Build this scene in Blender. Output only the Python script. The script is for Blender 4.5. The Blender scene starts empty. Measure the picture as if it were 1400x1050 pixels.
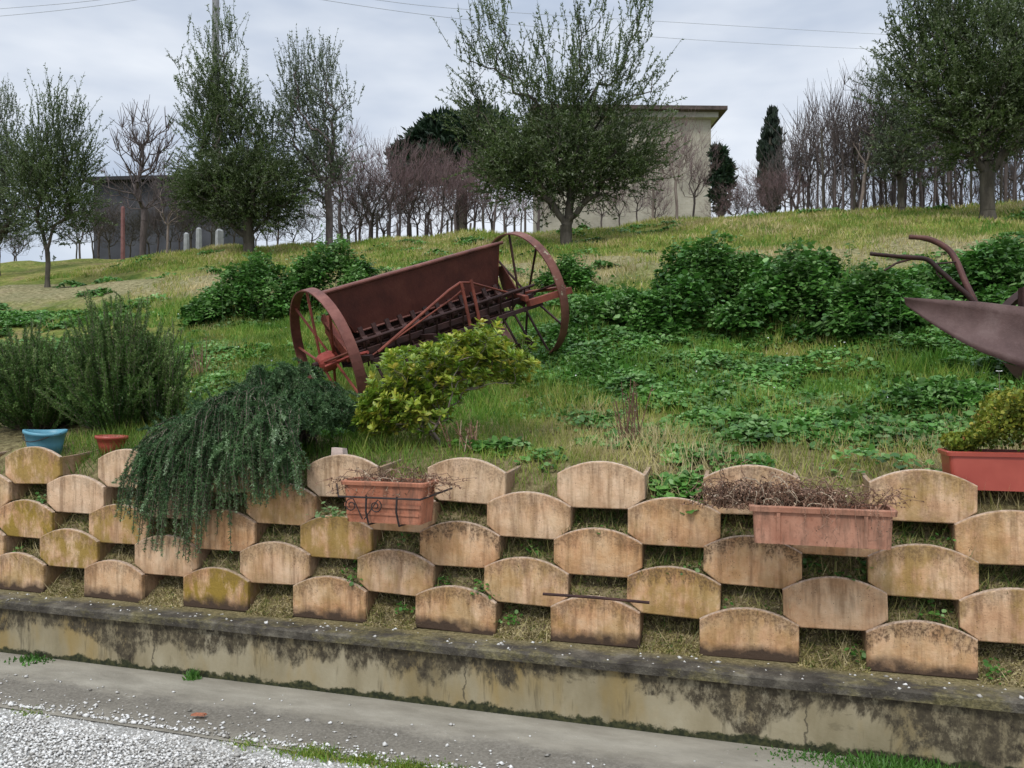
import bpy, math
import numpy as np
from mathutils import Vector, Matrix
S = bpy.context.scene
COL = S.collection
RNG = np.random.default_rng(7)
R = math.radians
# ------------------------------------------------------------------ camera
F = 1099.0; CX = 700.0; HY = 535.0; EYE = 1.5
TH = R(17.0); CT, ST = math.cos(TH), math.sin(TH)
cam = bpy.data.objects.new('camera', bpy.data.cameras.new('camera')); COL.objects.link(cam)
cam.location = (0, 0, EYE); cam.rotation_euler = (R(90), 0, 0)
cam.data.sensor_width = 36; cam.data.lens = 36 * F / 1400; cam.data.shift_y = 10 / 1400
cam.data.clip_start = 0.05; cam.data.clip_end = 3000
S.camera = cam
# ------------------------------------------------------------------ world, sun, exposure
W = bpy.data.worlds.new("World"); S.world = W; W.use_nodes = True
wt = W.node_tree; wn = wt.nodes; wl = wt.links
bg = wn['Background']
sky = wn.new('ShaderNodeTexSky'); sky.sky_type = 'NISHITA'; sky.sun_disc = False
SUN_EL, SUN_AZ = R(52), R(205)
sky.sun_elevation = SUN_EL; sky.sun_rotation = SUN_AZ
tc = wn.new('ShaderNodeTexCoord')
mp = wn.new('ShaderNodeMapping'); mp.inputs['Scale'].default_value = (1, 1, 3.2); wl.new(tc.outputs['Generated'], mp.inputs[0])
nz = wn.new('ShaderNodeTexNoise'); nz.inputs['Scale'].default_value = 2.3; nz.inputs['Detail'].default_value = 5; nz.inputs['Roughness'].default_value = .5
wl.new(mp.outputs[0], nz.inputs['Vector'])
cr = wn.new('ShaderNodeValToRGB'); cr.color_ramp.elements[0].position = .40; cr.color_ramp.elements[1].position = .62
cr.color_ramp.elements[0].color = (4.6, 5.3, 6.5, 1); cr.color_ramp.elements[1].color = (7.9, 8.3, 8.9, 1)
wl.new(nz.outputs[0], cr.inputs[0])
sp = wn.new('ShaderNodeSeparateXYZ'); wl.new(tc.outputs['Generated'], sp.inputs[0])
el = wn.new('ShaderNodeMapRange'); el.inputs[1].default_value = .42; el.inputs[2].default_value = .95
el.inputs[3].default_value = 1.0; el.inputs[4].default_value = 2.5; wl.new(sp.outputs[2], el.inputs[0])
mu = wn.new('ShaderNodeVectorMath'); mu.operation = 'SCALE'; wl.new(cr.outputs[0], mu.inputs[0]); wl.new(el.outputs[0], mu.inputs['Scale'])
mx = wn.new('ShaderNodeMix'); mx.data_type = 'RGBA'; mx.inputs[0].default_value = .88
wl.new(sky.outputs[0], mx.inputs[6]); wl.new(mu.outputs[0], mx.inputs[7]); wl.new(mx.outputs[2], bg.inputs[0])
bg.inputs[1].default_value = 0.1
sl = bpy.data.lights.new('sun', 'SUN'); sl.energy = 1.5; sl.angle = R(12); sl.color = (1, .96, .9)
so = bpy.data.objects.new('sun', sl); COL.objects.link(so)
sd = Vector((math.sin(SUN_AZ) * math.cos(SUN_EL), math.cos(SUN_AZ) * math.cos(SUN_EL), math.sin(SUN_EL)))
so.rotation_euler = (-sd).to_track_quat('-Z', 'Y').to_euler()
S.view_settings.view_transform = 'Standard'; S.view_settings.look = 'None'; S.view_settings.gamma = 1
S.view_settings.exposure = 0.22
S.render.engine = 'CYCLES'
S.cycles.max_bounces = 5; S.cycles.diffuse_bounces = 3; S.cycles.transparent_max_bounces = 4; S.cycles.transmission_bounces = 3
S.cycles.glossy_bounces = 2
# ------------------------------------------------------------------ coordinates
def P(px, py, Y):
    return np.array(((px - CX) * Y / F, Y, EYE + (HY - py) * Y / F))
def uv2xy(u, v): return u * CT + v * ST, -u * ST + v * CT
def xy2uv(x, y): return x * CT - y * ST, x * ST + y * CT
PV = [3.60, 3.87, 3.95, 4.1, 4.4, 4.78, 5.74, 6.7, 8.1, 9.56, 10.5, 11.5, 12.4, 14.3, 16, 18, 21, 26, 34, 60, 200, 900]
PZ = [.93, .94, 1.03, 1.12, 1.17, 1.24, 1.44, 1.76, 2.25, 2.87, 3.27, 3.5, 3.88, 4.5, 4.95, 5.0, 4.7, 4.1, 3.0, .5, -4, -20]
def ss(a, b, x):
    t = np.clip((x - a) / (b - a), 0, 1); return t * t * (3 - 2 * t)
def wob(x, y, k=1.0):
    return (np.sin(x * 1.7 * k + 1.3) * np.cos(y * 1.3 * k + .4) + .6 * np.sin(x * 3.1 * k + y * 2.3 * k + 2.1) + .4 * np.sin(y * 5.3 * k - x * 4.1 * k + .7) + .3 * np.sin(x * 9.1 * k + 1) * np.sin(y * 8.3 * k)) / 2.0
def H(u, v):
    u = np.asarray(u, float); v = np.asarray(v, float)
    z = np.interp(v, PV, PZ)
    z = z + wob(u, v) * .07 * ss(4.3, 6.5, v) + wob(u, v, .35) * .12 * ss(8, 13, v)
    z = z + wob(u + 3, v, 3.1) * .018 * ss(3.9, 4.3, v)
    z = z + (-.16 - .001 * np.clip(u, -25, 12)) * ss(9, 14, v) * (1 - ss(20, 40, v))
    return z
def HX(x, y): return float(H(*xy2uv(x, y)))
def at(px, v):
    """world x, y, ground z of the photo column px at wall-perpendicular distance v"""
    k = (px - CX) / F; Y = v / (CT + ST * k); X = k * Y
    return X, Y, HX(X, Y)
# ------------------------------------------------------------------ scene graph helpers
def tag(o, label=None, cat=None, group=None, kind=None):
    if label: o['label'] = label
    if cat: o['category'] = cat
    if group: o['group'] = group
    if kind: o['kind'] = kind
    return o
def empty(name, loc, label, cat, group=None, rz=0.0, mat=None):
    o = bpy.data.objects.new(name, None); COL.objects.link(o); o.empty_display_size = .1
    if mat is not None: o.matrix_world = mat
    else: o.location = loc; o.rotation_euler = (0, 0, rz)
    return tag(o, label, cat, group)
def mk(name, verts, faces, m, parent=None, tint=None, smooth=False):
    me = bpy.data.meshes.new(name)
    verts = np.asarray(verts, dtype=np.float32)
    if isinstance(faces, np.ndarray):
        k = faces.shape[1]; n = len(faces)
        me.vertices.add(len(verts)); me.vertices.foreach_set('co', verts.ravel())
        me.loops.add(n * k); me.loops.foreach_set('vertex_index', faces.astype(np.int32).ravel())
        me.polygons.add(n); me.polygons.foreach_set('loop_start', np.arange(0, n * k, k, dtype=np.int32))
        try: me.polygons.foreach_set('loop_total', np.full(n, k, dtype=np.int32))
        except Exception: pass
        me.update(calc_edges=True); me.validate()
    else:
        me.from_pydata([tuple(map(float, v)) for v in verts], [], faces); me.update()
    if tint is not None and len(tint) == len(me.polygons):
        a = me.attributes.new('tint', 'FLOAT', 'FACE'); a.data.foreach_set('value', np.asarray(tint, dtype=np.float32))
    if smooth: me.polygons.foreach_set('use_smooth', np.ones(len(me.polygons), dtype=bool))
    me.materials.append(m)
    o = bpy.data.objects.new(name, me); COL.objects.link(o)
    if parent is not None: o.parent = parent
    return o
def copy_tree(o):
    c = o.copy(); COL.objects.link(c)
    for ch in list(o.children):
        d = ch.copy(); COL.objects.link(d); d.parent = c
        for g in list(ch.children):
            e = g.copy(); COL.objects.link(e); e.parent = d
    return c
class MB:
    def __init__(s): s.v = []; s.f = []
    def add(s, vs, fs):
        b = len(s.v); s.v += [tuple(map(float, p)) for p in vs]; s.f += [tuple(i + b for i in f) for f in fs]; return s
    def box(s, c, d, M=None):
        hx, hy, hz = d[0] / 2, d[1] / 2, d[2] / 2; q = []
        for x, y, z in [(-1, -1, -1), (1, -1, -1), (1, 1, -1), (-1, 1, -1), (-1, -1, 1), (1, -1, 1), (1, 1, 1), (-1, 1, 1)]:
            p = Vector((x * hx, y * hy, z * hz))
            if M is not None: p = M @ p
            q.append(p + Vector(c))
        return s.add(q, [(0, 3, 2, 1), (4, 5, 6, 7), (0, 1, 5, 4), (1, 2, 6, 5), (2, 3, 7, 6), (3, 0, 4, 7)])
    def tube(s, pts, r, k=8, closed=False, flat=1.0):
        pts = [Vector(p) for p in pts]; n = len(pts)
        if not hasattr(r, '__len__'): r = [r] * n
        b = len(s.v); up = None
        for i, p in enumerate(pts):
            if closed: t = pts[(i + 1) % n] - pts[i - 1]
            else: t = pts[min(i + 1, n - 1)] - pts[max(i - 1, 0)]
            t = t.normalized() if t.length > 1e-9 else Vector((0, 0, 1))
            if up is None: up = Vector((0, 0, 1)) if abs(t.z) < .9 else Vector((1, 0, 0))
            x = t.cross(up).normalized(); y = x.cross(t).normalized(); up = y
            for j in range(k):
                a = 2 * math.pi * j / k
                q = p + (x * math.cos(a) + y * math.sin(a) * flat) * r[i]; s.v.append((q.x, q.y, q.z))
        m = n if closed else n - 1
        for i in range(m):
            for j in range(k):
                a0 = b + i * k + j; a1 = b + i * k + (j + 1) % k; i2 = (i + 1) % n
                s.f.append((a0, a1, b + i2 * k + (j + 1) % k, b + i2 * k + j))
        if not closed: s.f.append(tuple(b + j for j in reversed(range(k)))); s.f.append(tuple(b + (n - 1) * k + j for j in range(k)))
        return s
    def build(s, name, m, parent=None, smooth=False):
        return mk(name, s.v, s.f, m, parent, smooth=smooth)
def unit(a): return a / np.maximum(np.linalg.norm(a, axis=-1, keepdims=True), 1e-9)
def inst(tv, tf, pos, dx, up, sc, wsc=None):
    """copies of a small template: x along dx, z near up; returns verts, faces, faces-per-copy"""
    tv = np.asarray(tv, float); tf = np.asarray(tf, int); N = len(pos)
    dx = unit(dx); y = unit(np.cross(up, dx)); z = np.cross(dx, y)
    sc = np.broadcast_to(sc, (N,)); w = sc if wsc is None else np.broadcast_to(wsc, (N,))
    V = pos[:, None, :] + dx[:, None, :] * (tv[None, :, 0:1] * sc[:, None, None]) + y[:, None, :] * (tv[None, :, 1:2] * w[:, None, None]) + z[:, None, :] * (tv[None, :, 2:3] * sc[:, None, None])
    Fc = tf[None] + (np.arange(N) * len(tv))[:, None, None]
    return V.reshape(-1, 3), Fc.reshape(-1, tf.shape[1]), len(tf)
def edges_tube(A, B, ra, rb, k=4):
    A = np.asarray(A, float); B = np.asarray(B, float); N = len(A)
    d = unit(B - A); ref = np.where(np.abs(d[:, 2:3]) < .9, np.array([[0, 0, 1.]]), np.array([[1., 0, 0]]))
    x = unit(np.cross(d, ref)); y = np.cross(x, d)
    an = 2 * np.pi * np.arange(k) / k; c, s_ = np.cos(an), np.sin(an)
    off = x[:, None, :] * c[None, :, None] + y[:, None, :] * s_[None, :, None]
    ra = np.broadcast_to(ra, (N,)); rb = np.broadcast_to(rb, (N,))
    V = np.concatenate([A[:, None] + off * ra[:, None, None], B[:, None] + off * rb[:, None, None]], 1).reshape(-1, 3)
    j = np.arange(k); q = np.stack([j, (j + 1) % k, k + (j + 1) % k, k + j], 1)
    Fc = (q[None] + (np.arange(N) * 2 * k)[:, None, None]).reshape(-1, 4)
    return V, Fc
def join(lst):
    V = []; Fc = []; b = 0
    for v, f in lst:
        V.append(v); Fc.append(f + b); b += len(v)
    return np.concatenate(V), np.concatenate(Fc)
NEEDLE = ([(0, 0, 0), (.45, .5, .04), (1, 0, 0), (.45, -.5, .04)], [(0, 3, 2, 1)])
LEAF = ([(0, 0, 0), (.35, .5, .07), (.75, .42, .05), (1, 0, -.04), (.75, -.42, .05), (.35, -.5, .07)], [(0, 5, 4, 3), (0, 3, 2, 1)])
BLADE = ([(0, .5, 0), (0, -.5, 0), (.55, .38, .06), (.55, -.38, .06), (1, 0, .22)], [(0, 1, 3), (0, 3, 2), (2, 3, 4)])
# ------------------------------------------------------------------ materials
class G:
    def __init__(s, name):
        s.m = bpy.data.materials.new(name); s.m.use_nodes = True; s.t = s.m.node_tree; s.n = s.t.nodes; s.l = s.t.links
        s.b = s.n['Principled BSDF']; s.out = s.n['Material Output']
    def _in(s, sock, v):
        if v is None: return
        if hasattr(v, 'node'): s.l.new(v, sock)
        else:
            try: sock.default_value = v
            except Exception: sock.default_value = (*v, 1)
    def coord(s, kind='Object', scale=(1, 1, 1), loc=None, rot=(0, 0, 0)):
        c = s.n.new('ShaderNodeTexCoord'); m = s.n.new('ShaderNodeMapping'); s.l.new(c.outputs[kind], m.inputs[0])
        m.inputs['Scale'].default_value = scale; m.inputs['Rotation'].default_value = rot
        if loc is not None: s._in(m.inputs['Location'], loc)
        return m.outputs[0]
    def rand(s):
        o = s.n.new('ShaderNodeObjectInfo'); return o.outputs['Random']
    def attr(s, name, kind='GEOMETRY'):
        a = s.n.new('ShaderNodeAttribute'); a.attribute_name = name; a.attribute_type = kind; return a.outputs['Fac']
    def noise(s, co, scale, detail=4, rough=.55, dist=0):
        n = s.n.new('ShaderNodeTexNoise'); n.inputs['Scale'].default_value = scale; n.inputs['Detail'].default_value = detail
        n.inputs['Roughness'].default_value = rough; n.inputs['Distortion'].default_value = dist
        s.l.new(co, n.inputs['Vector']); return n.outputs[0]
    def vor(s, co, scale, out='Distance'):
        n = s.n.new('ShaderNodeTexVoronoi'); n.inputs['Scale'].default_value = scale; s.l.new(co, n.inputs['Vector']); return n.outputs[out]
    def ramp(s, f, stops, interp='LINEAR'):
        r = s.n.new('ShaderNodeValToRGB'); r.color_ramp.interpolation = interp; e = r.color_ramp.elements
        while len(e) < len(stops): e.new(.5)
        for i, (p, c) in enumerate(stops):
            e[i].position = p; e[i].color = (c, c, c, 1) if not hasattr(c, '__len__') else (*c, 1)
        s.l.new(f, r.inputs[0]); return r.outputs[0]
    def mix(s, f, a, b, mode='MIX'):
        m = s.n.new('ShaderNodeMix'); m.data_type = 'RGBA'; m.blend_type = mode
        s._in(m.inputs[0], f); s._in(m.inputs[6], a); s._in(m.inputs[7], b); return m.outputs[2]
    def math(s, op, a, b=None, c=None, clamp=False):
        m = s.n.new('ShaderNodeMath'); m.operation = op; m.use_clamp = clamp; s._in(m.inputs[0], a); s._in(m.inputs[1], b)
        if c is not None: s._in(m.inputs[2], c)
        return m.outputs[0]
    def sep(s, co):
        n = s.n.new('ShaderNodeSeparateXYZ'); s.l.new(co, n.inputs[0]); return n.outputs
    def comb(s, x, y, z):
        n = s.n.new('ShaderNodeCombineXYZ'); s._in(n.inputs[0], x); s._in(n.inputs[1], y); s._in(n.inputs[2], z); return n.outputs[0]
    def bump(s, h, strength=.4, dist=.01):
        b = s.n.new('ShaderNodeBump'); b.inputs['Strength'].default_value = strength; b.inputs['Distance'].default_value = dist
        s.l.new(h, b.inputs['Height']); s.l.new(b.outputs[0], s.b.inputs['Normal'])
    def fin(s, color, rough=.8, metal=0.0, spec=.3):
        s._in(s.b.inputs['Base Color'], color); s._in(s.b.inputs['Roughness'], rough); s._in(s.b.inputs['Metallic'], metal)
        s.b.inputs['Specular IOR Level'].default_value = spec
        return s.m
def leaf_mat(name, stops, rough=.55, trans=.25, spec=.35, patch=6.0, pamt=.35):
    g = G(name); t = g.attr('tint'); c = g.ramp(t, stops)
    n = g.noise(g.coord('Object'), patch, 2); c = g.mix(1.0, c, g.ramp(n, [(.3, 1 - pamt), (.7, 1 + pamt * .4)]), 'MULTIPLY')
    g.fin(c, rough, 0, spec)
    tr = g.n.new('ShaderNodeBsdfTranslucent'); g.l.new(c, tr.inputs[0])
    mxs = g.n.new('ShaderNodeMixShader'); mxs.inputs[0].default_value = trans
    g.l.new(g.b.outputs[0], mxs.inputs[1]); g.l.new(tr.outputs[0], mxs.inputs[2]); g.l.new(mxs.outputs[0], g.out.inputs[0])
    return g.m
M = {}
M['olive'] = leaf_mat('olive_leaf', [(0, (.05, .09, .02)), (.45, (.11, .16, .045)), (.75, (.19, .23, .11)), (1, (.34, .38, .27))], trans=.4, pamt=.5, patch=1.6)
M['olive_grey'] = leaf_mat('olive_leaf_grey', [(0, (.07, .1, .045)), (.5, (.14, .18, .09)), (1, (.33, .36, .27))], trans=.4)
M['pine'] = leaf_mat('pine_needles', [(0, (.012, .028, .014)), (1, (.035, .07, .03))], trans=.1)
M['cypress'] = leaf_mat('cypress_foliage', [(0, (.012, .022, .014)), (1, (.03, .05, .028))], trans=.05)
M['rosemary'] = leaf_mat('rosemary_needles', [(0, (.025, .07, .012)), (.5, (.07, .155, .025)), (.85, (.17, .27, .07)), (1, (.3, .4, .14))], trans=.15)
M['rosemary_blue'] = leaf_mat('trailing_rosemary_needles', [(0, (.025, .07, .02)), (.5, (.065, .14, .045)), (.85, (.15, .25, .095)), (1, (.34, .46, .27))], trans=.15)
M['shrub'] = leaf_mat('pittosporum_leaf', [(0, (.1, .2, .02)), (.4, (.24, .36, .04)), (.7, (.46, .52, .07)), (1, (.7, .6, .12))], trans=.3, spec=.5, rough=.4)
M['weed'] = leaf_mat('weed_leaf', [(0, (.035, .11, .015)), (.45, (.085, .23, .035)), (.8, (.15, .32, .06)), (1, (.28, .45, .16))], trans=.3, spec=.4, rough=.5, patch=2.5, pamt=.5)
M['grass'] = leaf_mat('grass_blade', [(0, (.08, .21, .02)), (.35, (.19, .31, .04)), (.6, (.36, .38, .08)), (.8, (.5, .43, .17)), (1, (.64, .53, .3))], trans=.3, patch=2.5)
M['moss'] = leaf_mat('dry_moss', [(0, (.06, .13, .02)), (.4, (.24, .24, .07)), (.75, (.42, .35, .15)), (1, (.6, .5, .28))], trans=.1)
M['moss_green'] = leaf_mat('sedum_leaf', [(0, (.09, .15, .015)), (.5, (.23, .27, .03)), (.85, (.42, .37, .05)), (1, (.4, .17, .07))], trans=.2)
M['twig'] = leaf_mat('dead_twig', [(0, (.1, .06, .035)), (.45, (.22, .12, .075)), (.75, (.35, .2, .13)), (1, (.55, .45, .32))], trans=0.0)
M['petal'] = leaf_mat('white_petal', [(0, (.7, .7, .66)), (1, (.85, .85, .8))], trans=.2)
def bark(name, a, b, sc=9):
    g = G(name); co = g.coord('Object', (1, 1, .25)); n = g.noise(co, sc, 5, .65)
    c = g.ramp(n, [(.3, a), (.7, b)]); g.bump(n, .7, .03); return g.fin(c, .9)
M['bark'] = bark('olive_bark', (.035, .03, .022), (.12, .105, .08))
M['bark_bare'] = bark('bare_bark', (.06, .048, .045), (.17, .135, .125))
M['bark_purple'] = bark('purple_twigs', (.13, .085, .085), (.28, .19, .185))
M['bark_pale'] = bark('pale_bark', (.16, .12, .1), (.33, .27, .23))
M['green_stem'] = bark('green_stem', (.04, .09, .025), (.09, .15, .05), 20)
M['stem'] = bark('shrub_stem', (.1, .08, .06), (.25, .2, .16), 20)
# fired clay blocks
def clay(name, side=False):
    g = G(name); r = g.rand(); off = g.comb(g.math('MULTIPLY', r, 37.0), g.math('MULTIPLY', r, 11.0), g.math('MULTIPLY', r, 23.0))
    co0 = g.coord('Object'); xyz = g.sep(co0)
    co = g.coord('Object', loc=off)
    big = g.noise(co, 6.5, 6, .68); fine = g.noise(co, 60, 3, .6)
    base = g.ramp(big, [(.3, (.40, .19, .085)), (.45, (.57, .32, .16)), (.7, (.72, .50, .31))])
    tone = g.attr('tone', 'OBJECT')                      # 0 orange clay .. 1 pale pink
    base = g.mix(g.math('MULTIPLY', tone, .8), base, g.ramp(big, [(.3, (.60, .40, .25)), (.7, (.78, .60, .43))]))
    # vertical washes
    cs = g.coord('Object', (1, 1, .12), loc=off); st = g.noise(cs, 22, 3, .7)
    base = g.mix(g.ramp(st, [(.46, 0), (.66, .6)]), base, (.2, .11, .055))
    # lichen and ochre patches
    li = g.attr('lichen', 'OBJECT'); ln = g.noise(g.coord('Object', (1, 1, .55), loc=off), 9, 5, .7)
    lm = g.math('MULTIPLY', g.ramp(ln, [(.42, 0), (.56, 1)]), li, clamp=True)
    base = g.mix(lm, base, (.30, .2, .04))
    # grime hanging under the arched rim
    x2 = g.math('MULTIPLY', xyz[0], xyz[0]); arch = g.math('MULTIPLY_ADD', x2, -1.39, .228)
    d = g.math('SUBTRACT', arch, xyz[2])
    gn = g.noise(g.coord('Object', (1, 1, .3), loc=off), 34, 4, .7)
    depth = g.math('MULTIPLY_ADD', gn, .25, -.055)
    gm = g.math('SUBTRACT', depth, d); gm = g.ramp(g.math('MULTIPLY_ADD', gm, 14, .35), [(.25, 0), (.75, 1)])
    spk = g.ramp(g.noise(co, 90, 3, .7), [(.42, .35), (.6, 1)])
    gr = g.attr('grime', 'OBJECT')
    base = g.mix(g.math('MULTIPLY', g.math('MULTIPLY', gm, spk), gr, clamp=True), base, (.10, .06, .035))
    # black lichen dots
    v = g.vor(co, 75); dots = g.ramp(v, [(.1, 1), (.2, 0)]); dsel = g.ramp(g.noise(co, 11, 3), [(.46, 0), (.58, 1)])
    base = g.mix(g.math('MULTIPLY', g.math('MULTIPLY', dots, dsel), .75), base, (.07, .045, .03))
    # rising damp at the foot of the lowest course
    dp = g.attr('damp', 'OBJECT'); fz = g.math('SUBTRACT', g.math('MULTIPLY_ADD', g.noise(co, 12, 4), .12, 0), xyz[2])
    dm = g.math('MULTIPLY', g.ramp(g.math('MULTIPLY_ADD', fz, 14, .4), [(.2, 0), (.9, 1)]), dp, clamp=True)
    base = g.mix(dm, base, (.075, .05, .035))
    # pale worn rim
    rim = g.ramp(g.math('MULTIPLY_ADD', d, -60, .55), [(.2, 0), (.5, 1)])
    base = g.mix(g.math('MULTIPLY', rim, .75), base, g.ramp(fine, [(.35, (.3, .22, .16)), (.65, (.62, .5, .4))]))
    if side: base = g.mix(.5, base, (.2, .13, .08))  # side walls: same clay mixed halfway to dark brown
    h = g.mix(.5, big, fine); g.bump(h, .8, .009)
    return g.fin(base, .88, 0, .2)
M['clay'] = clay('fired_clay'); M['clay_side'] = clay('brown_side_clay', True)
def plain(name, a, b, sc=12, rough=.8, bs=.3, spec=.3, det=5, dist=.006):
    g = G(name); n = g.noise(g.coord('Object'), sc, det, .6); c = g.ramp(n, [(.3, a), (.7, b)]); g.bump(n, bs, dist); return g.fin(c, rough, 0, spec)
def weathered(name, a, b, grime, rough=.75):
    g = G(name); co = g.coord('Object'); n = g.noise(co, 9, 6, .68); c = g.ramp(n, [(.3, a), (.7, b)])
    st = g.noise(g.coord('Object', (1, 1, .15)), 18, 4, .75); c = g.mix(g.ramp(st, [(.47, 0), (.64, .7)]), c, grime)
    f = g.noise(co, 48, 4, .7); c = g.mix(g.ramp(f, [(.56, 0), (.68, .55)]), c, grime); g.bump(f, .4, .004); return g.fin(c, rough, 0, .25)
M['terracotta'] = weathered('planter_terracotta', (.33, .115, .06), (.47, .2, .12), (.14, .075, .05))
M['terracotta_pale'] = weathered('faded_planter_terracotta', (.30, .125, .075), (.47, .25, .165), (.12, .07, .045))
M['red_plastic'] = plain('red_plastic', (.33, .055, .035), (.42, .085, .055), 5, .42, .05, .5)
M['red_rim'] = plain('faded_red_plastic', (.42, .16, .12), (.5, .22, .17), 8, .5, .05, .5)
M['blue_plastic'] = plain('blue_plastic', (.07, .25, .34), (.15, .37, .46), 6, .45, .05, .5)
M['iron'] = plain('black_iron', (.012, .011, .012), (.05, .035, .03), 40, .6)
M['soil'] = plain('dark_soil', (.025, .017, .012), (.1, .07, .045), 40, .95, .9, .1, 6, .02)
M['white_chip'] = plain('pale_clay_chip', (.5, .38, .32), (.68, .56, .5), 20)
def rust(name, dark=(.06, .022, .016), mid=(.16, .045, .03), hi=(.27, .085, .05), rough=.62, lichen=0.0):
    g = G(name); co = g.coord('Object'); n = g.noise(co, 4.5, 6, .62); f = g.noise(co, 55, 4, .7)
    c = g.ramp(n, [(.25, dark), (.52, mid), (.8, hi)]); c = g.mix(g.ramp(f, [(.54, 0), (.8, .4)]), c, hi)
    st = g.noise(g.coord('Object', (1, 1, .1)), 14, 3, .7); c = g.mix(g.ramp(st, [(.5, 0), (.75, .5)]), c, dark)
    if lichen:
        l = g.noise(co, 11, 5, .7); c = g.mix(g.ramp(l, [(.6, 0), (.66, lichen)]), c, (.4, .35, .24))
    g.bump(f, .5, .004); return g.fin(c, rough, .15, .35)
M['rust'] = rust('rusty_red_iron', (.07, .02, .014), (.2, .05, .03), (.32, .095, .05))
M['rust_dark'] = rust('dark_rusty_iron', (.015, .008, .007), (.04, .016, .013), (.09, .038, .028))
M['rust_box'] = rust('dark_red_sheet_iron', (.06, .019, .014), (.11, .032, .022), (.16, .055, .035))
M['rust_rim'] = rust('rusty_wheel_rim', (.07, .028, .022), (.17, .06, .045), (.28, .12, .09), lichen=.0)
M['rust_rim_lichen'] = rust('rusty_wheel_rim_with_lichen', (.07, .028, .022), (.17, .065, .045), (.26, .12, .09), lichen=.8)
M['rust_red'] = rust('red_painted_hub', (.16, .03, .02), (.32, .06, .045), (.42, .12, .09))
M['plough_handle'] = rust('dark_brown_iron', (.03, .014, .012), (.09, .034, .027), (.16, .075, .055))
M['plough'] = rust('plough_steel', (.055, .028, .024), (.1, .056, .05), (.17, .115, .105), rough=.6)
# concrete base wall
def conc_wall():
    g = G('stained_render'); co = g.coord('Object'); xyz = g.sep(co)
    n1 = g.noise(g.coord('Object', (1, 1, .5)), 3, 5, .6); f = g.noise(co, 45, 4, .6)
    c = g.ramp(n1, [(.28, (.19, .155, .085)), (.5, (.31, .265, .17)), (.75, (.42, .375, .27))])
    oc = g.noise(g.coord('Object', (1, 1, .35), loc=(7, 0, 0)), 3.2, 4, .6); c = g.mix(g.ramp(oc, [(.5, 0), (.68, .75)]), c, (.29, .2, .065))
    # grey weather film from the coping down with a ragged edge
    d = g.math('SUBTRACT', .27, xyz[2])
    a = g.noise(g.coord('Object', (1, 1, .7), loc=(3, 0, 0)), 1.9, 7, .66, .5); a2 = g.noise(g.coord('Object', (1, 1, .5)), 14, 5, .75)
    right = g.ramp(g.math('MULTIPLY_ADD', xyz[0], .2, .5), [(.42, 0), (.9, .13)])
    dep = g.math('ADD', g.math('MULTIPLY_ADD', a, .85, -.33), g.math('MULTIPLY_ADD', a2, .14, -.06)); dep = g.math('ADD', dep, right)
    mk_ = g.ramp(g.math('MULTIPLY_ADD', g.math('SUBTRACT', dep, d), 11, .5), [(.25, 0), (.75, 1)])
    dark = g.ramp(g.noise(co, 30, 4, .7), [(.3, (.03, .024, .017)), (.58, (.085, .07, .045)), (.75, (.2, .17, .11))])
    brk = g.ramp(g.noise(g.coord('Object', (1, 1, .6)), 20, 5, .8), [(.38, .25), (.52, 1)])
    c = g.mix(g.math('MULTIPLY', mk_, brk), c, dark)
    # streaks and blots lower down
    s2 = g.ramp(g.noise(g.coord('Object', (1, 1, .13), loc=(1, 5, 2)), 13, 4, .75), [(.58, 0), (.68, .6)]); c = g.mix(s2, c, (.09, .075, .045))
    b2 = g.ramp(g.noise(g.coord('Object', (1, 1, 2.6), loc=(4, 1, 9)), 6, 6, .75), [(.56, 0), (.62, .8)])
    rg = g.ramp(g.math('MULTIPLY_ADD', xyz[0], .2, .5), [(.5, 0), (.7, 1)]); c = g.mix(g.math('MULTIPLY', b2, rg), c, (.055, .045, .03))
    for k_, jx in enumerate((-3.1, -1.32, .19, 1.45, 2.4)):   # shrinkage cracks
        wv = g.math('MULTIPLY_ADD', g.noise(g.coord('Object', (1, 1, 1), loc=(k_ * 3.3, 0, 0)), 7, 4, .7), .09, jx - .045); dd_ = g.math('ABSOLUTE', g.math('SUBTRACT', xyz[0], wv)); c = g.mix(g.ramp(g.math('MULTIPLY', dd_, 60), [(.05, .8), (.35, 0)]), c, (.06, .05, .035))
    # mossy foot
    ft = g.math('SUBTRACT', g.math('MULTIPLY_ADD', g.noise(co, 9, 5, .7), .13, -.035), xyz[2])
    fm = g.ramp(g.math('MULTIPLY_ADD', ft, 30, .5), [(.3, 0), (.7, 1)]); c = g.mix(fm, c, g.ramp(f, [(.4, (.02, .025, .012)), (.7, (.07, .07, .03))]))
    g.bump(g.mix(.5, f, a), .4, .008)
    return g.fin(c, .85, 0, .25)
M['conc_wall'] = conc_wall()
def coping():
    g = G('grimy_coping'); co = g.coord('Object'); n = g.noise(co, 7, 6, .7); f = g.noise(co, 60, 4, .7)
    c = g.ramp(n, [(.3, (.035, .03, .024)), (.52, (.085, .075, .06)), (.75, (.24, .215, .165))])
    c = g.mix(g.ramp(f, [(.6, 0), (.75, .6)]), c, (.33, .3, .22)); mo = g.noise(g.coord('Object', (.6, 1, 1)), 5, 6, .75); c = g.mix(g.ramp(mo, [(.5, 0), (.62, .7)]), c, g.ramp(f, [(.35, (.09, .08, .03)), (.65, (.28, .24, .11))])); cy_ = g.sep(co)[1]; pk = g.math('ADD', cy_, g.math('MULTIPLY_ADD', g.noise(co, 9, 5, .7), .16, -.08)); c = g.mix(g.ramp(g.math('MULTIPLY_ADD', pk, 6, -21.4), [(.3, 0), (.75, .8)]), c, g.ramp(f, [(.35, (.12, .1, .04)), (.65, (.34, .28, .14))])); g.bump(f, .8, .012); return g.fin(c, .9, 0, .2)
M['coping'] = coping()
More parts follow.
